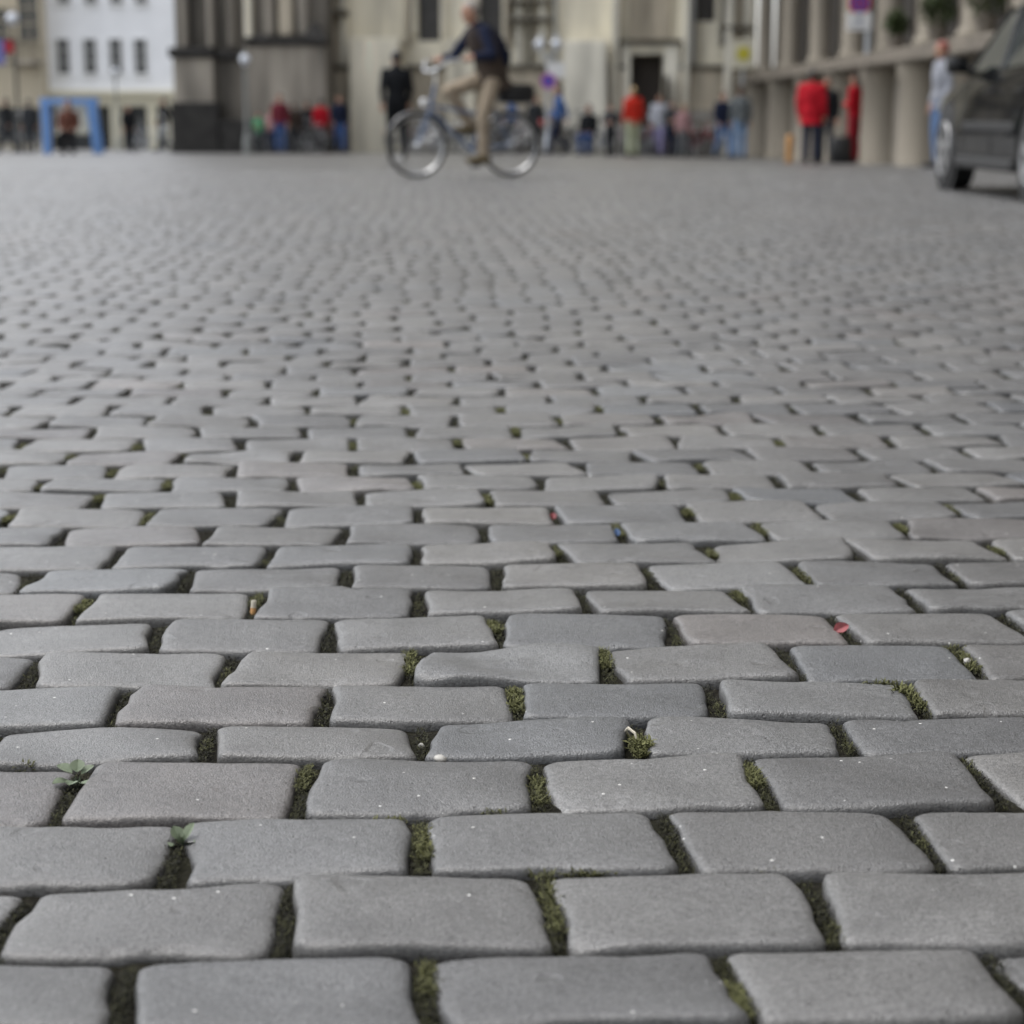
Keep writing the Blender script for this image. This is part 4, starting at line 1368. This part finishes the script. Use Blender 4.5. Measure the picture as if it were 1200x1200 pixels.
# ------------------------------------------------------------------ people
SKIN = mat('skin', (.44, .24, .16), .55, var=.08, scale=12)
HAIRB = mat('brown_hair', (.05, .030, .020), .6, var=.3, scale=40)
HAIRK = mat('black_hair', (.012, .010, .010), .5, var=.3, scale=40)
HAIRG = mat('grey_hair', (.30, .27, .24), .6, var=.3, scale=40)
HAIRL = mat('blond_hair', (.36, .25, .12), .6, var=.3, scale=40)
EYE = mat('eye', (.03, .025, .02), .2)
def cloth(name, c): return mat(name, c, .9, var=.18, scale=9, bump=.5, bscale=35, spec=.2)

def mirror(v): return Vector((-v.x, v.y, v.z))

def pose(kind='stand'):
    """joints of a 1.75 m figure facing +y"""
    J_ = dict(pelvis=Vector((0, 0, .96)), chest=Vector((0, .0, 1.28)), neck=Vector((0, .0, 1.50)), head=Vector((0, .025, 1.635)), side=Vector((1, 0, 0)), look=Vector((0, 1, 0)))
    for s_, n_ in ((-1, 'l'), (1, 'r')):
        J_['sh' + n_] = Vector((.185 * s_, -.005, 1.425)); J_['el' + n_] = Vector((.235 * s_, -.03, 1.14)); J_['wr' + n_] = Vector((.245 * s_, .05, .90)); J_['fi' + n_] = Vector((0, .15, -1))
        J_['hi' + n_] = Vector((.09 * s_, 0, .92)); J_['kn' + n_] = Vector((.10 * s_, .02, .50)); J_['an' + n_] = Vector((.105 * s_, -.02, .085)); J_['to' + n_] = Vector((.12 * s_, .15, .03))
    if kind == 'walk':
        J_['knl'] = Vector((-.09, .20, .52)); J_['anl'] = Vector((-.09, .30, .10)); J_['tol'] = Vector((-.09, .47, .05))
        J_['knr'] = Vector((.09, .02, .50)); J_['anr'] = Vector((.09, -.26, .17)); J_['tor'] = Vector((.09, -.13, .035))
        J_['ell'] = Vector((-.24, -.12, 1.16)); J_['wrl'] = Vector((-.24, -.16, .92)); J_['elr'] = Vector((.24, .04, 1.14)); J_['wrr'] = Vector((.22, .22, .95))
    if kind == 'akimbo':
        J_['wrr'] = Vector((.12, .16, 1.10)); J_['elr'] = Vector((.27, -.04, 1.15)); J_['fir'] = Vector((-1, .2, .1))
        J_['wrl'] = Vector((-.08, .20, 1.16)); J_['ell'] = Vector((-.25, -.02, 1.13)); J_['fil'] = Vector((1, .3, .2))
    if kind == 'sit':
        for k in ('pelvis', 'chest', 'neck', 'head', 'shl', 'shr', 'ell', 'elr', 'wrl', 'wrr', 'hil', 'hir'): J_[k] = J_[k] - Vector((0, 0, .42))
        for s_, n_ in ((-1, 'l'), (1, 'r')):
            J_['kn' + n_] = Vector((.12 * s_, .42, .50)); J_['an' + n_] = Vector((.12 * s_, .40, .09)); J_['to' + n_] = Vector((.13 * s_, .56, .035))
            J_['wr' + n_] = Vector((.12 * s_, .28, .60)); J_['el' + n_] = Vector((.24 * s_, .02, .72)); J_['fi' + n_] = Vector((-.2 * s_, 1, -.2))
    return J_

def ring_at(c, a, b, n=16):
    return [c + a * math.cos(2 * math.pi * i / n) + b * math.sin(2 * math.pi * i / n) for i in range(n)]

def limb(mb, pts, rad):
    """tapered limb with round ends"""
    for i in range(len(pts) - 1):
        mb.capsule(pts[i], pts[i + 1], rad[i], rad[i + 1], 12)

def torso(mb, J_, infl=0.0, hem=None, top=True):
    p, c, n_ = J_['pelvis'], J_['chest'], J_['neck']
    side = J_['side'].normalized()
    ctrl = [p - (c - p).normalized() * .09, p, p.lerp(c, .4), c, c.lerp(n_, .45), c.lerp(n_, .80), n_]
    wid = [.135, .165, .142, .168, .178, .115, .06]
    dep = [.085, .115, .100, .118, .100, .075, .055]
    if hem:
        ctrl.insert(0, p - (c - p).normalized() * hem); wid.insert(0, .175); dep.insert(0, .125)
    rings = []
    for i, q in enumerate(ctrl):
        d_ = (ctrl[min(i + 1, len(ctrl) - 1)] - ctrl[max(i - 1, 0)]).normalized()
        fw = side.cross(d_).normalized()
        rings.append(ring_at(q, side * (wid[i] + infl), -fw * (dep[i] + infl)))
    mb.rings(rings)

def person_meshes(J_, voxel=.017, hem=.10, sleeves=1.0, hair='short', skirt=False, bulky=0.0):
    out = {}
    look = J_['look'].normalized()
    hd = J_['head']
    up = Vector((0, 0, 1)); sd_ = look.cross(up).normalized(); up = sd_.cross(look).normalized()
    # body
    mb = MB()
    torso(mb, J_)
    mb.capsule(J_['neck'] - Vector((0, 0, .02)), hd - up * .03, .052, .050, 12)
    head_prof = [(-.112, .030, .035, .030), (-.095, .046, .052, .022), (-.06, .062, .075, .010), (-.02, .071, .088, .0), (.03, .075, .095, -.006), (.07, .068, .086, -.008), (.10, .045, .058, -.008), (.116, .015, .02, -.008)]
    mb.rings([ring_at(hd + up * z + look * o_, sd_ * w, look * d_) for z, w, d_, o_ in head_prof])
    nose = hd + look * .094 + up * -.012
    mb.capsule(hd + look * .088 + up * .02, nose + look * .014, .008, .013, 8)
    mb.capsule(hd + look * .082 - up * .058 + sd_ * .012, hd + look * .082 - up * .058 - sd_ * .012, .010, .010, 8)
    for s_ in (-1, 1):
        mb.capsule(hd + sd_ * .075 * s_ + up * .02, hd + sd_ * .077 * s_ - up * .03, .014, .010, 8)
    for n_ in 'lr':
        limb(mb, [J_['sh' + n_], J_['el' + n_], J_['wr' + n_]], [.050, .039, .028])
        f_ = J_['fi' + n_].normalized()
        limb(mb, [J_['wr' + n_], J_['wr' + n_] + f_ * .075], [.030, .034])
        limb(mb, [J_['hi' + n_], J_['kn' + n_], J_['an' + n_]], [.080, .055, .038])
        k, a = J_['kn' + n_], J_['an' + n_]
        limb(mb, [k.lerp(a, .15) - look * .012, k.lerp(a, .42) - look * .018], [.052, .046])
    body = remesh(mb, voxel, 3)
    # five fingers on each hand, appended to the same mesh
    fm = MB()
    for n_ in 'lr':
        w_, f_ = J_['wr' + n_], J_['fi' + n_].normalized()
        acr = f_.cross(J_['look']).normalized()
        if acr.length < .5: acr = f_.cross(Vector((1, 0, 0))).normalized()
        curl = acr.cross(f_) * (1 if n_ == 'l' else 1)
        for q, L in ((-.027, .062), (-.009, .075), (.009, .079), (.026, .070)):
            p0 = w_ + f_ * .075 + acr * q
            p1 = p0 + f_ * L * .5 + curl * .006
            p2 = p1 + f_ * L * .38 + curl * .022
            fm.tube([p0, p1, p2], [.0095, .0085, .0065], 6)
        p0 = w_ + f_ * .03 + acr * (-.030)
        fm.tube([p0, p0 - acr * .022 + f_ * .025, p0 - acr * .026 + f_ * .058], [.012, .0105, .008], 6)
    me2 = fm.mesh('f')
    bm = bmesh.new(); bm.from_mesh(body); bm.from_mesh(me2); bm.to_mesh(body); bm.free()
    bpy.data.meshes.remove(me2)
    body.polygons.foreach_set('use_smooth', [True] * len(body.polygons))
    out['body'] = body
    # eyes
    em = MB()
    for s_ in (-1, 1): em.capsule(hd + look * .083 + sd_ * .031 * s_ + up * .012, hd + look * .084 + sd_ * .033 * s_ + up * .012, .009, .009, 8)
    out['eyes'] = em.mesh('eyes', True)
    # hair
    hm = MB()
    hp = [(-.05, .060, .050, -.055), (.0, .082, .070, -.038), (.05, .084, .094, -.020), (.085, .074, .085, -.014), (.115, .045, .055, -.012), (.130, .012, .015, -.012)]
    if hair == 'long': hp = [(-.20, .07, .035, -.075), (-.12, .085, .05, -.06)] + hp
    hm.rings([ring_at(hd + up * z + look * o_, sd_ * w, look * d_) for z, w, d_, o_ in hp])
    out['hair'] = remesh(hm, .014, 3)
    # jacket or shirt
    tm = MB()
    torso(tm, J_, .022 + bulky, hem)
    for n_ in 'lr':
        e_ = J_['el' + n_].lerp(J_['wr' + n_], .88 if sleeves >= 1 else .02)
        pts = [J_['sh' + n_], J_['el' + n_], e_] if sleeves >= 1 else [J_['sh' + n_], J_['sh' + n_].lerp(J_['el' + n_], .8)]
        limb(tm, pts, [.068 + bulky * .8, .055 + bulky * .6, .044 + bulky * .3] if sleeves >= 1 else [.066, .056])
    nk = J_['neck']
    tm.capsule(J_['chest'].lerp(nk, .8), nk + (nk - J_['chest']).normalized() * .012, .072, .062, 12)
    out['top'] = remesh(tm, voxel, 4)
    # trousers
    sm = MB()
    p, c = J_['pelvis'], J_['chest']
    ax = (c - p).normalized()
    side = J_['side'].normalized(); fw = side.cross(ax).normalized()
    sm.rings([ring_at(p - ax * .11, side * .14, -fw * .10), ring_at(p - ax * .03, side * .178, -fw * .128), ring_at(p + ax * .08, side * .165, -fw * .118)])
    for n_ in 'lr':
        limb(sm, [J_['hi' + n_], J_['kn' + n_], J_['an' + n_].lerp(J_['kn' + n_], .06)], [.098, .074, .064])
    if skirt:
        sm.rings([ring_at(Vector((0, 0, .55)), side * .24, fw * -.20), ring_at(p - ax * .1, side * .19, -fw * .15), ring_at(p + ax * .08, side * .165, -fw * .118)])
    out['trousers'] = remesh(sm, voxel, 4)
    # shoes
    for n_ in 'lr':
        a, t_ = J_['an' + n_], J_['to' + n_]
        d_ = (t_ - a); d2 = Vector((d_.x, d_.y, 0)).normalized()
        heel = a - d2 * .05 + Vector((0, 0, -.045)); toe = t_ + d2 * .02 + Vector((0, 0, .008))
        fm = MB()
        fm.capsule(heel, heel.lerp(toe, .6), .040, .045, 12); fm.capsule(heel.lerp(toe, .6), toe, .045, .034, 12)
        fm.capsule(a + Vector((0, 0, .02)), a - Vector((0, 0, .03)), .046, .046, 12)
        out['shoe' + n_] = remesh(fm, .012, 3)
    return out

def make_person(ms, label, loc, rz, scale=1.0, top=None, trousers=None, shoes=None, hair=HAIRB, skin=SKIN, group=None):
    t = thing('person', label, 'person', loc, rz, group)
    t.scale = (scale, scale, scale)
    def add(n_, key, m):
        me = ms[key]
        if not me.materials: me.materials.append(m)
        o = bpy.data.objects.new(n_, me); C.objects.link(o); o.parent = t
        o.material_slots[0].link = 'OBJECT'; o.material_slots[0].material = m
        return o
    b_ = add('body', 'body', skin)
    add('eyes', 'eyes', EYE); add('hair', 'hair', hair)
    add('top', 'top', top); add('trousers', 'trousers', trousers)
    add('shoe', 'shoel', shoes); add('shoe', 'shoer', shoes)
    return t

K = {n_: cloth(n_, c) for n_, c in dict(
    black=(.012, .013, .015), red=(.42, .010, .020), orange_red=(.58, .035, .02), navy=(.014, .019, .042), jeans=(.11, .18, .32), light_jeans=(.20, .30, .46),
    beige=(.33, .27, .20), grey=(.15, .165, .17), dark_grey=(.045, .048, .052), green=(.07, .25, .13), maroon=(.13, .02, .03), brown=(.060, .045, .035), white=(.42, .43, .47), pale_grey=(.27, .28, .31),
    pale_green=(.45, .48, .33), blue=(.05, .10, .24), dusty_pink=(.42, .25, .25), dark_red=(.28, .02, .03), russet=(.12, .05, .035), purple=(.24, .22, .36)).items()}
SHOEK = mat('dark_shoe', (.02, .018, .016), .6); SHOEB = mat('olive_shoe', (.13, .095, .04), .7)

# the cyclist, sitting on the ridden bicycle (own joints, in the bicycle's frame: forward = +x there, so +y here)
Jc = pose()
Jc['pelvis'] = Vector((0, -.34, 1.10)); Jc['chest'] = Vector((0, -.22, 1.40)); Jc['neck'] = Vector((0, -.13, 1.61)); Jc['head'] = Vector((0, -.07, 1.745))
Jc['look'] = Vector((0, 1, -.05))
def bar(a, b):
    q = Matrix.Rotation(R(10), 3, 'Z') @ Vector((a - .34, b, 0))
    v = Vector((.33 + q.x, q.y, 1.24))
    return Vector((-v.y, v.x, v.z))       # bicycle frame (x forward) -> figure frame (y forward)
hl, hr = bar(.14, .31), bar(.14, -.31)
for n_, hnd, s_ in (('l', hl, -1), ('r', hr, 1)):
    Jc['sh' + n_] = Vector((.185 * s_, -.16, 1.545))
    Jc['wr' + n_] = hnd + Vector((.0, -.075, .035))
    Jc['el' + n_] = Vector((.30 * s_, -.20 if s_ < 0 else .00, 1.29))
    Jc['fi' + n_] = Vector((0, 1, -.35))
    Jc['hi' + n_] = Vector((.09 * s_, -.32, 1.07))
# left pedal is low, right pedal high (crank as built)
Jc['knl'] = Vector((-.11, -.17, .66)); Jc['anl'] = Vector((-.12, -.17, .235)); Jc['tol'] = Vector((-.125, -.01, .18))
Jc['knr'] = Vector((.11, .14, .92)); Jc['anr'] = Vector((.12, -.12, .56)); Jc['tor'] = Vector((.125, .04, .50))
ms = person_meshes(Jc, .011, hem=.15, bulky=.008)
cyc = make_person(ms, 'man with brown vest, navy sleeves and beige trousers riding a bicycle', ride.location, math.pi / 2 + R(24), 1.0, K['navy'], K['beige'], SHOEB, HAIRG)
vm = MB(); torso(vm, Jc, .044, .17)
ve = remesh(vm, .012, 4); ve.materials.append(K['brown'])
o = bpy.data.objects.new('vest', ve); C.objects.link(o); o.parent = cyc

# the other people
PM = {'stand': person_meshes(pose(), hem=.12), 'walk': person_meshes(pose('walk'), hem=.10), 'akimbo': person_meshes(pose('akimbo'), hem=.10, hair='long'),
      'sit': person_meshes(pose('sit'), hem=.06, hair='long'), 'coat': person_meshes(pose(), hem=.22, bulky=.035), 'walklong': person_meshes(pose('walk'), hem=.16, hair='long', bulky=.015)}
def put(kind, px, Y, rz, h, label, top, tr, hair=HAIRB, sh=None, lift=0.0):
    p_ = on_ground(px, Y); p_.z += lift
    return make_person(PM[kind], label, p_, R(rz), h / 1.765, K[top], K[tr], sh or SHOEK, hair)
put('walk', 465, 30.5, 8, 1.72, 'person in black jacket and black trousers walking away behind the front wheel', 'black', 'black', HAIRK)
put('coat', 951, 37.0, -25, 1.78, 'person in bulky red hooded jacket and navy trousers by the arcade', 'red', 'navy', HAIRK)
put('stand', 969, 39.0, 150, 1.72, 'person in black jacket over white beside the red hooded jacket', 'black', 'dark_grey', HAIRB)
put('akimbo', 1002, 37.6, 50, 1.74, 'person dressed all in red beside the steel sign post', 'red', 'dark_red', HAIRB)
put('walk', 847, 49.5, 200, 1.70, 'person in navy top and blue jeans near the church corner', 'navy', 'jeans', HAIRB)
put('stand', 868, 49.0, 10, 1.83, 'person in grey top and light blue jeans near the church corner', 'grey', 'light_jeans', HAIRB)
put('stand', 742, 46.0, 20, 1.66, 'person in bright orange red top and pale trousers before the portal', 'orange_red', 'pale_green', HAIRL)
put('akimbo', 715.5, 45.0, 170, 1.22, 'child in dark clothes with red collar beside the orange red top', 'dark_grey', 'black', HAIRK)
put('walklong', 773, 55.0, 170, 1.75, 'person in pale lilac top standing at the church door', 'white', 'purple', HAIRB, lift=.0)
put('stand', 801, 53.0, 190, 1.45, 'person in dusty pink top among the parked bicycles', 'dusty_pink', 'grey', HAIRL)
put('walk', 655, 48.5, 100, 1.72, 'person in blue top and dark trousers beside the twin lamp', 'blue', 'navy', HAIRK)
put('sit', 690, 51.0, 160, 1.75, 'person in black top and blue trousers squatting by the church buttress', 'black', 'blue', HAIRK)
put('stand', 376, 54.0, 15, 1.50, 'person in bright red jacket before the sooty church wing', 'red', 'dark_grey', HAIRK)
put('walk', 398, 54.6, 190, 1.62, 'person in navy jacket next to the bright red jacket', 'navy', 'blue', HAIRB)
put('stand', 360, 55.0, 160, 1.45, 'person in black clothes next to the bright red jacket', 'black', 'black', HAIRK)
put('stand', 328, 52.5, 175, 1.60, 'person in maroon top and blue trousers before the sooty wing', 'maroon', 'blue', HAIRB)
put('akimbo', 303, 52.5, 160, 1.12, 'child in green shirt before the sooty church wing', 'green', 'dark_grey', HAIRB)
put('akimbo', 317, 53.4, 200, 1.20, 'child in dusty pink top between green shirt and maroon top', 'dusty_pink', 'navy', HAIRB)
put('sit', 80, 49.1, 185, 1.80, 'person in russet top sitting in the blue stall frame', 'russet', 'black', HAIRB)
put('stand', 34, 56.0, 20, 1.55, 'person in dark grey clothes beside the blue stall frame', 'dark_grey', 'dark_grey', HAIRK)
put('walk', 150, 60.0, 200, 1.45, 'person in black jacket in front of the cream shop piers', 'black', 'black', HAIRB)
put('walk', 193, 64.0, 120, 1.78, 'person in black with grey trousers before the white house', 'black', 'grey', HAIRK)
put('walk', 600, 54.2, 95, 1.70, 'person in blue jacket and dark trousers among the bicycles behind the rear wheel', 'blue', 'dark_grey', HAIRK)
put('stand', 628, 54.6, 200, 1.62, 'person in dark grey coat just left of the twin globe lamp', 'dark_grey', 'black', HAIRB)
put('akimbo', 788, 54.0, 180, 1.55, 'person in dark grey top between pale lilac and dusty pink tops', 'dark_grey', 'navy', HAIRK)
put('walk', 8, 57.0, 80, 1.60, 'person in black walking by the tall dark street lamp', 'black', 'dark_grey', HAIRK)
put('stand', 345, 54.0, 30, 1.40, 'person in brown top between maroon top and black clothes', 'brown', 'dark_grey', HAIRB)
# rucksack on the cyclist's back
t = thing('rucksack', 'dark navy rucksack on the back of the cyclist', 'rucksack', cyc.location, cyc.rotation_euler.z)
NAVYB = cloth('navy_bag', (.010, .014, .032))
rk = MB()
rk.rings([[(x * w, -.395 - dy + y * d_, z) for x, y in ((-1, .9), (-1, -.5), (-.6, -1), (.6, -1), (1, -.5), (1, .9), (.6, 1), (-.6, 1))] for (z, w, d_, dy) in ((1.17, .11, .05, .030), (1.20, .14, .08, .030), (1.36, .15, .09, -.01), (1.50, .14, .08, -.06), (1.56, .09, .04, -.09))])
b_ = rk.build('bag', NAVYB, t, True)
MB().box(-.09, .09, -.515, -.475, 1.22, 1.36, bev=.015).build('pocket', NAVYB, b_)
for sx in (-1, 1):
    MB().tube([(sx * .10, -.36, 1.52), (sx * .11, -.16, 1.645), (sx * .115, -.055, 1.50), (sx * .12, -.13, 1.30), (sx * .12, -.32, 1.22)], .016, 8).build('strap', NAVYB, b_, True)
put('stand', 1102, 27.5, 100, 1.78, 'person with red hair and pale shirt standing behind the parked car', 'pale_grey', 'jeans', mat('red_hair', (.25, .05, .04), .6, var=.2, scale=30))
# squat stools under the seated people are low stone blocks
for px, Y, lab in ((80, 49.0, 'low dark stool inside the blue stall frame'), (690, 51.0, 'low dark stool by the church buttress')):
    p_ = on_ground(px, Y)
    t = thing('stool', lab, 'stool', p_, R(185 if px < 100 else 160))
    k = 1.75 / 1.765
    MB().lathe((0, 0, 0), [(.17, .375), (.19, .385), (.19, .425), (.16, .435)], 18).build('seat', WOODD, t, True)
    for a in range(4):
        c_, s2 = math.cos(R(45 + 90 * a)), math.sin(R(45 + 90 * a))
        MB().tube([(c_ * .12, s2 * .12, .374), (c_ * .17, s2 * .17, 0)], .016, 8).build('leg', WOODD, t, True)
# black bag by the person in red
p_ = on_ground(987, 37.4)
t = thing('bag', 'black travel bag standing beside the person dressed in red', 'bag', p_)
MB().box(-.20, .20, -.13, .13, 0, .52, bev=.06).build('body', SADDLE, t, True)
MB().torus((0, 0, .52), (0, 1, 0), .09, .012, 20, 6, 180, 360).build('handle', SADDLE, t, True)

# ------------------------------------------------------------------ parked car (front points away from the viewer)
PAINT = mat('dark_grey_car_paint', (.008, .0085, .009), .07, metal=.0, var=.06, scale=2, spec=.45)
TRIM = mat('black_trim', (.018, .018, .018), .6, var=.1)
CGLASS = mat('car_glass', (.030, .036, .036), .04, var=.1, spec=.8)
ALLOY = mat('alloy_wheel', (.30, .30, .30), .4, metal=.6, var=.08)
LENS = mat('head_lamp_lens', (.70, .70, .68), .12, var=.1, coat=1)

def build_car(loc, rz):
    t = thing('parked_car', 'dark grey five door car parked at the right with alloy wheels', 'car', loc, rz)
    # local: x to the right, y forward, z up; half width .89, length 4.45
    WB0, WB1, WR = -1.30, 1.36, .345
    # stations of the lower body: y, half width, sill z, belt/top z, crown z at centre
    ST = [(-2.16, .60, .46, .80, .84), (-2.12, .74, .36, .90, .95), (-2.0, .82, .30, .95, .99), (-1.6, .87, .26, .985, 1.02), (-1.0, .89, .24, .985, 1.02), (-.3, .895, .24, .965, 1.00),
          (.4, .895, .24, .945, .985), (.85, .89, .24, .925, .985), (1.3, .88, .24, .880, .955), (1.75, .855, .26, .815, .895), (2.02, .79, .30, .735, .80), (2.16, .68, .36, .655, .70), (2.20, .56, .44, .60, .62)]
    rings = []
    for (y, w, zs_, zt_, zc_) in ST:
        h = zt_ - zs_
        half = [(w * .55, zs_), (w * .93, zs_ + .01), (w * .985, zs_ + .08), (w * 1.0, zs_ + h * .30), (w * 1.0, zs_ + h * .52), (w * .985, zs_ + h * .66), (w * .982, zs_ + h * .72), (w * .965, zs_ + h * .90), (w * .935, zt_ - .008), (w * .88, zt_ + (zc_ - zt_) * .35), (w * .5, zt_ + (zc_ - zt_) * .85), (0, zc_)]
        ring = [(x, y, z) for x, z in half] + [(-x, y, z) for x, z in reversed(half[:-1])]
        rings.append(ring)
    me = MB().rings(rings).mesh('body', True)
    o = bpy.data.objects.new('tmp', me); C.objects.link(o)
    cut = MB()
    for yy in (WB0, WB1):
        for sx in (-1, 1):
            cut.lathe((sx * .80, yy, WR), [(WR + .065, -.28), (WR + .065, .28)], 36, 'x')
    co = bpy.data.objects.new('cut', cut.mesh('cut')); C.objects.link(co)
    md = o.modifiers.new('b', 'BOOLEAN'); md.operation = 'DIFFERENCE'; md.object = co; md.solver = 'EXACT'
    dg = bpy.context.evaluated_depsgraph_get()
    me2 = bpy.data.meshes.new_from_object(o.evaluated_get(dg))
    bpy.data.objects.remove(o); bpy.data.objects.remove(co)
    me2.polygons.foreach_set('use_smooth', [True] * len(me2.polygons))
    me2.materials.clear()
    try: me2.set_sharp_from_angle(angle=R(32))
    except Exception: pass
    body = link('body', me2, PAINT, t)
    # arch linings, sills
    for yy in (WB0, WB1):
        for sx in (-1, 1):
            MB().torus((sx * .865, yy, WR), (1, 0, 0), WR + .072, .022, 30, 6, 0, 360).build('arch_trim', TRIM, t, True) if False else None
            MB().lathe((sx * .70, yy, WR), [(WR + .062, -.17), (WR + .062, -.16)], 30, 'x').build('arch_lining', TRIM, t)
    for sx in (-1, 1):
        MB().box(sx * .875 - .035, sx * .875 + .035, WB0 + .45, WB1 - .45, .205, .30, bev=.02).build('sill', TRIM, t)
        MB().box(sx * .893 - .012, sx * .893 + .012, -.85, .72, .50, .575, bev=.008).build('side_moulding', TRIM, t)
    # greenhouse
    G = [(-2.02, .66, 1.02), (-1.72, .70, 1.37), (-1.2, .69, 1.475), (-.3, .69, 1.495), (.25, .67, 1.455), (1.02, .72, .985)]
    # roof
    rr = []
    for (y, w, z) in G[1:5]:
        rr.append([(-w, y, z - .045), (-w * .93, y, z - .012), (-w * .5, y, z + .012), (0, y, z + .018), (w * .5, y, z + .012), (w * .93, y, z - .012), (w, y, z - .045), (w * .9, y, z - .06), (-w * .9, y, z - .06)])
    MB().rings(rr).build('roof', PAINT, t, True)
    def quad(pts, name, m, th=.012):
        c_ = sum((Vector(p) for p in pts), Vector()) / len(pts)
        nrm = (Vector(pts[1]) - Vector(pts[0])).cross(Vector(pts[2]) - Vector(pts[0])).normalized()
        if nrm.dot(c_ - Vector((0, -.3, 1.0))) < 0: nrm.negate()
        n_ = len(pts)
        return MB().rings([[Vector(p) - nrm * th for p in pts], [Vector(p) for p in pts]]).build(name, m, t)
    quad([(-.70, 1.02, .975), (.70, 1.02, .975), (.62, .26, 1.40), (-.62, .26, 1.40)], 'windscreen', CGLASS)
    quad([(-.64, -2.02, 1.03), (.64, -2.02, 1.03), (.60, -1.74, 1.33), (-.60, -1.74, 1.33)], 'rear_window', CGLASS)
    for sx in (-1, 1):
        bt, tp = sx * .815, sx * .675
        quad([(bt, .80, .965), (bt, -.12, .975), (tp, -.16, 1.425), (tp, .20, 1.40)], 'door_window', CGLASS)
        quad([(bt, -.20, .978), (bt, -.98, .99), (tp, -1.02, 1.41), (tp, -.24, 1.428)], 'door_window', CGLASS)
        quad([(bt, -1.06, .992), (sx * .78, -1.72, 1.0), (sx * .66, -1.60, 1.36), (tp, -1.10, 1.40)], 'quarter_window', CGLASS)
        for pts, rp in (([(sx * .79, .98, .965), (sx * .70, .55, 1.23), (sx * .655, .22, 1.425)], .034), ([(sx * .81, -.16, .96), (sx * .68, -.20, 1.44)], .034),
                        ([(sx * .81, -1.02, .97), (sx * .68, -1.06, 1.43)], .036), ([(sx * .76, -1.95, 1.0), (sx * .66, -1.70, 1.36)], .05)):
            MB().tube(pts, rp, 8).build('pillar', PAINT, t, True)
        MB().box(sx * .97 - .09, sx * .97 + .09, .62, .74, .955, 1.085, bev=.035).build('wing_mirror', PAINT, t, True)
        MB().tube([(sx * .82, .70, .96), (sx * .92, .69, .99)], .025, 8).build('mirror_arm', TRIM, t, True)
        for yh in (-.02, -.92):
            MB().tube([(sx * .895, yh, .80), (sx * .925, yh - .03, .805), (sx * .925, yh - .15, .805), (sx * .893, yh - .18, .80)], .013, 8).build('door_handle', PAINT, t, True)
        for yl in (.74, -.16, -1.0):
            MB().tube([(sx * .894, yl, .34), (sx * .898, yl, .58), (sx * .878, yl, .88)], .0035, 4).build('door_gap', TRIM, t)
        r_ = []
        for (y, x, z, s_) in ((1.80, .835, .70, .02), (1.90, .80, .69, .06), (2.05, .73, .64, .065), (2.14, .64, .61, .03)):
            r_.append([(sx * x + sx * s_ * .6 * math.cos(a), y, z + s_ * math.sin(a)) for a in [2 * math.pi * i / 10 for i in range(10)]])
        MB().rings(r_).build('headlamp', LENS, t, True)
        MB().box(sx * .78 - .06, sx * .78 + .06, -2.12, -1.98, .66, .92, bev=.03).build('tail_lamp', REDL, t, True)
    MB().box(-.62, .62, 2.10, 2.24, .34, .46, bev=.03).build('front_bumper', TRIM, t, True)
    MB().box(-.70, .70, -2.24, -2.06, .40, .58, bev=.04).build('rear_bumper', TRIM, t, True)
    # wheels
    for yy in (WB0, WB1):
        for sx in (-1, 1):
            cx = sx * .785
            ty = MB().lathe((cx, yy, WR), [(.22, -.105), (.30, -.112), (.335, -.10), (WR, -.075), (WR, .075), (.335, .10), (.30, .112), (.22, .105)], 40, 'x').build('wheel', RUB, t, True)
            ox = cx + sx * .112
            rim = MB()
            rim.torus((ox - sx * .01, yy, WR), (1, 0, 0), .215, .018, 36, 8)
            rim.lathe((ox - sx * .02, yy, WR), [(.055, -.02), (.055, .02), (.03, .028)], 16, 'x')
            for q in range(5):
                a = 2 * math.pi * q / 5 + .3
                c_, s2 = math.cos(a), math.sin(a)
                pa = Vector((ox - sx * .008, yy + .05 * c_, WR + .05 * s2)); pb_ = Vector((ox - sx * .006, yy + .205 * c_, WR + .205 * s2))
                per = Vector((0, -s2, c_))
                w0, w1 = .030, .042
                rim.rings([[pa - per * w0 - Vector((.008, 0, 0)), pa + per * w0 - Vector((.008, 0, 0)), pa + per * w0 + Vector((.008, 0, 0)), pa - per * w0 + Vector((.008, 0, 0))],
                           [pb_ - per * w1 - Vector((.008, 0, 0)), pb_ + per * w1 - Vector((.008, 0, 0)), pb_ + per * w1 + Vector((.008, 0, 0)), pb_ - per * w1 + Vector((.008, 0, 0))]])
            rim.build('rim', ALLOY, ty, True)
            MB().lathe((cx + sx * .06, yy, WR), [(.20, -.01), (.20, .01)], 24, 'x').build('brake_disc', DARKM, ty)
    return t
pw = gp(1104, 222)
car = build_car((pw.x + .90 + .05, pw.y - 1.36 * 1.06, 0), R(0.4))
car.scale = (1.06, 1.06, 1.06)
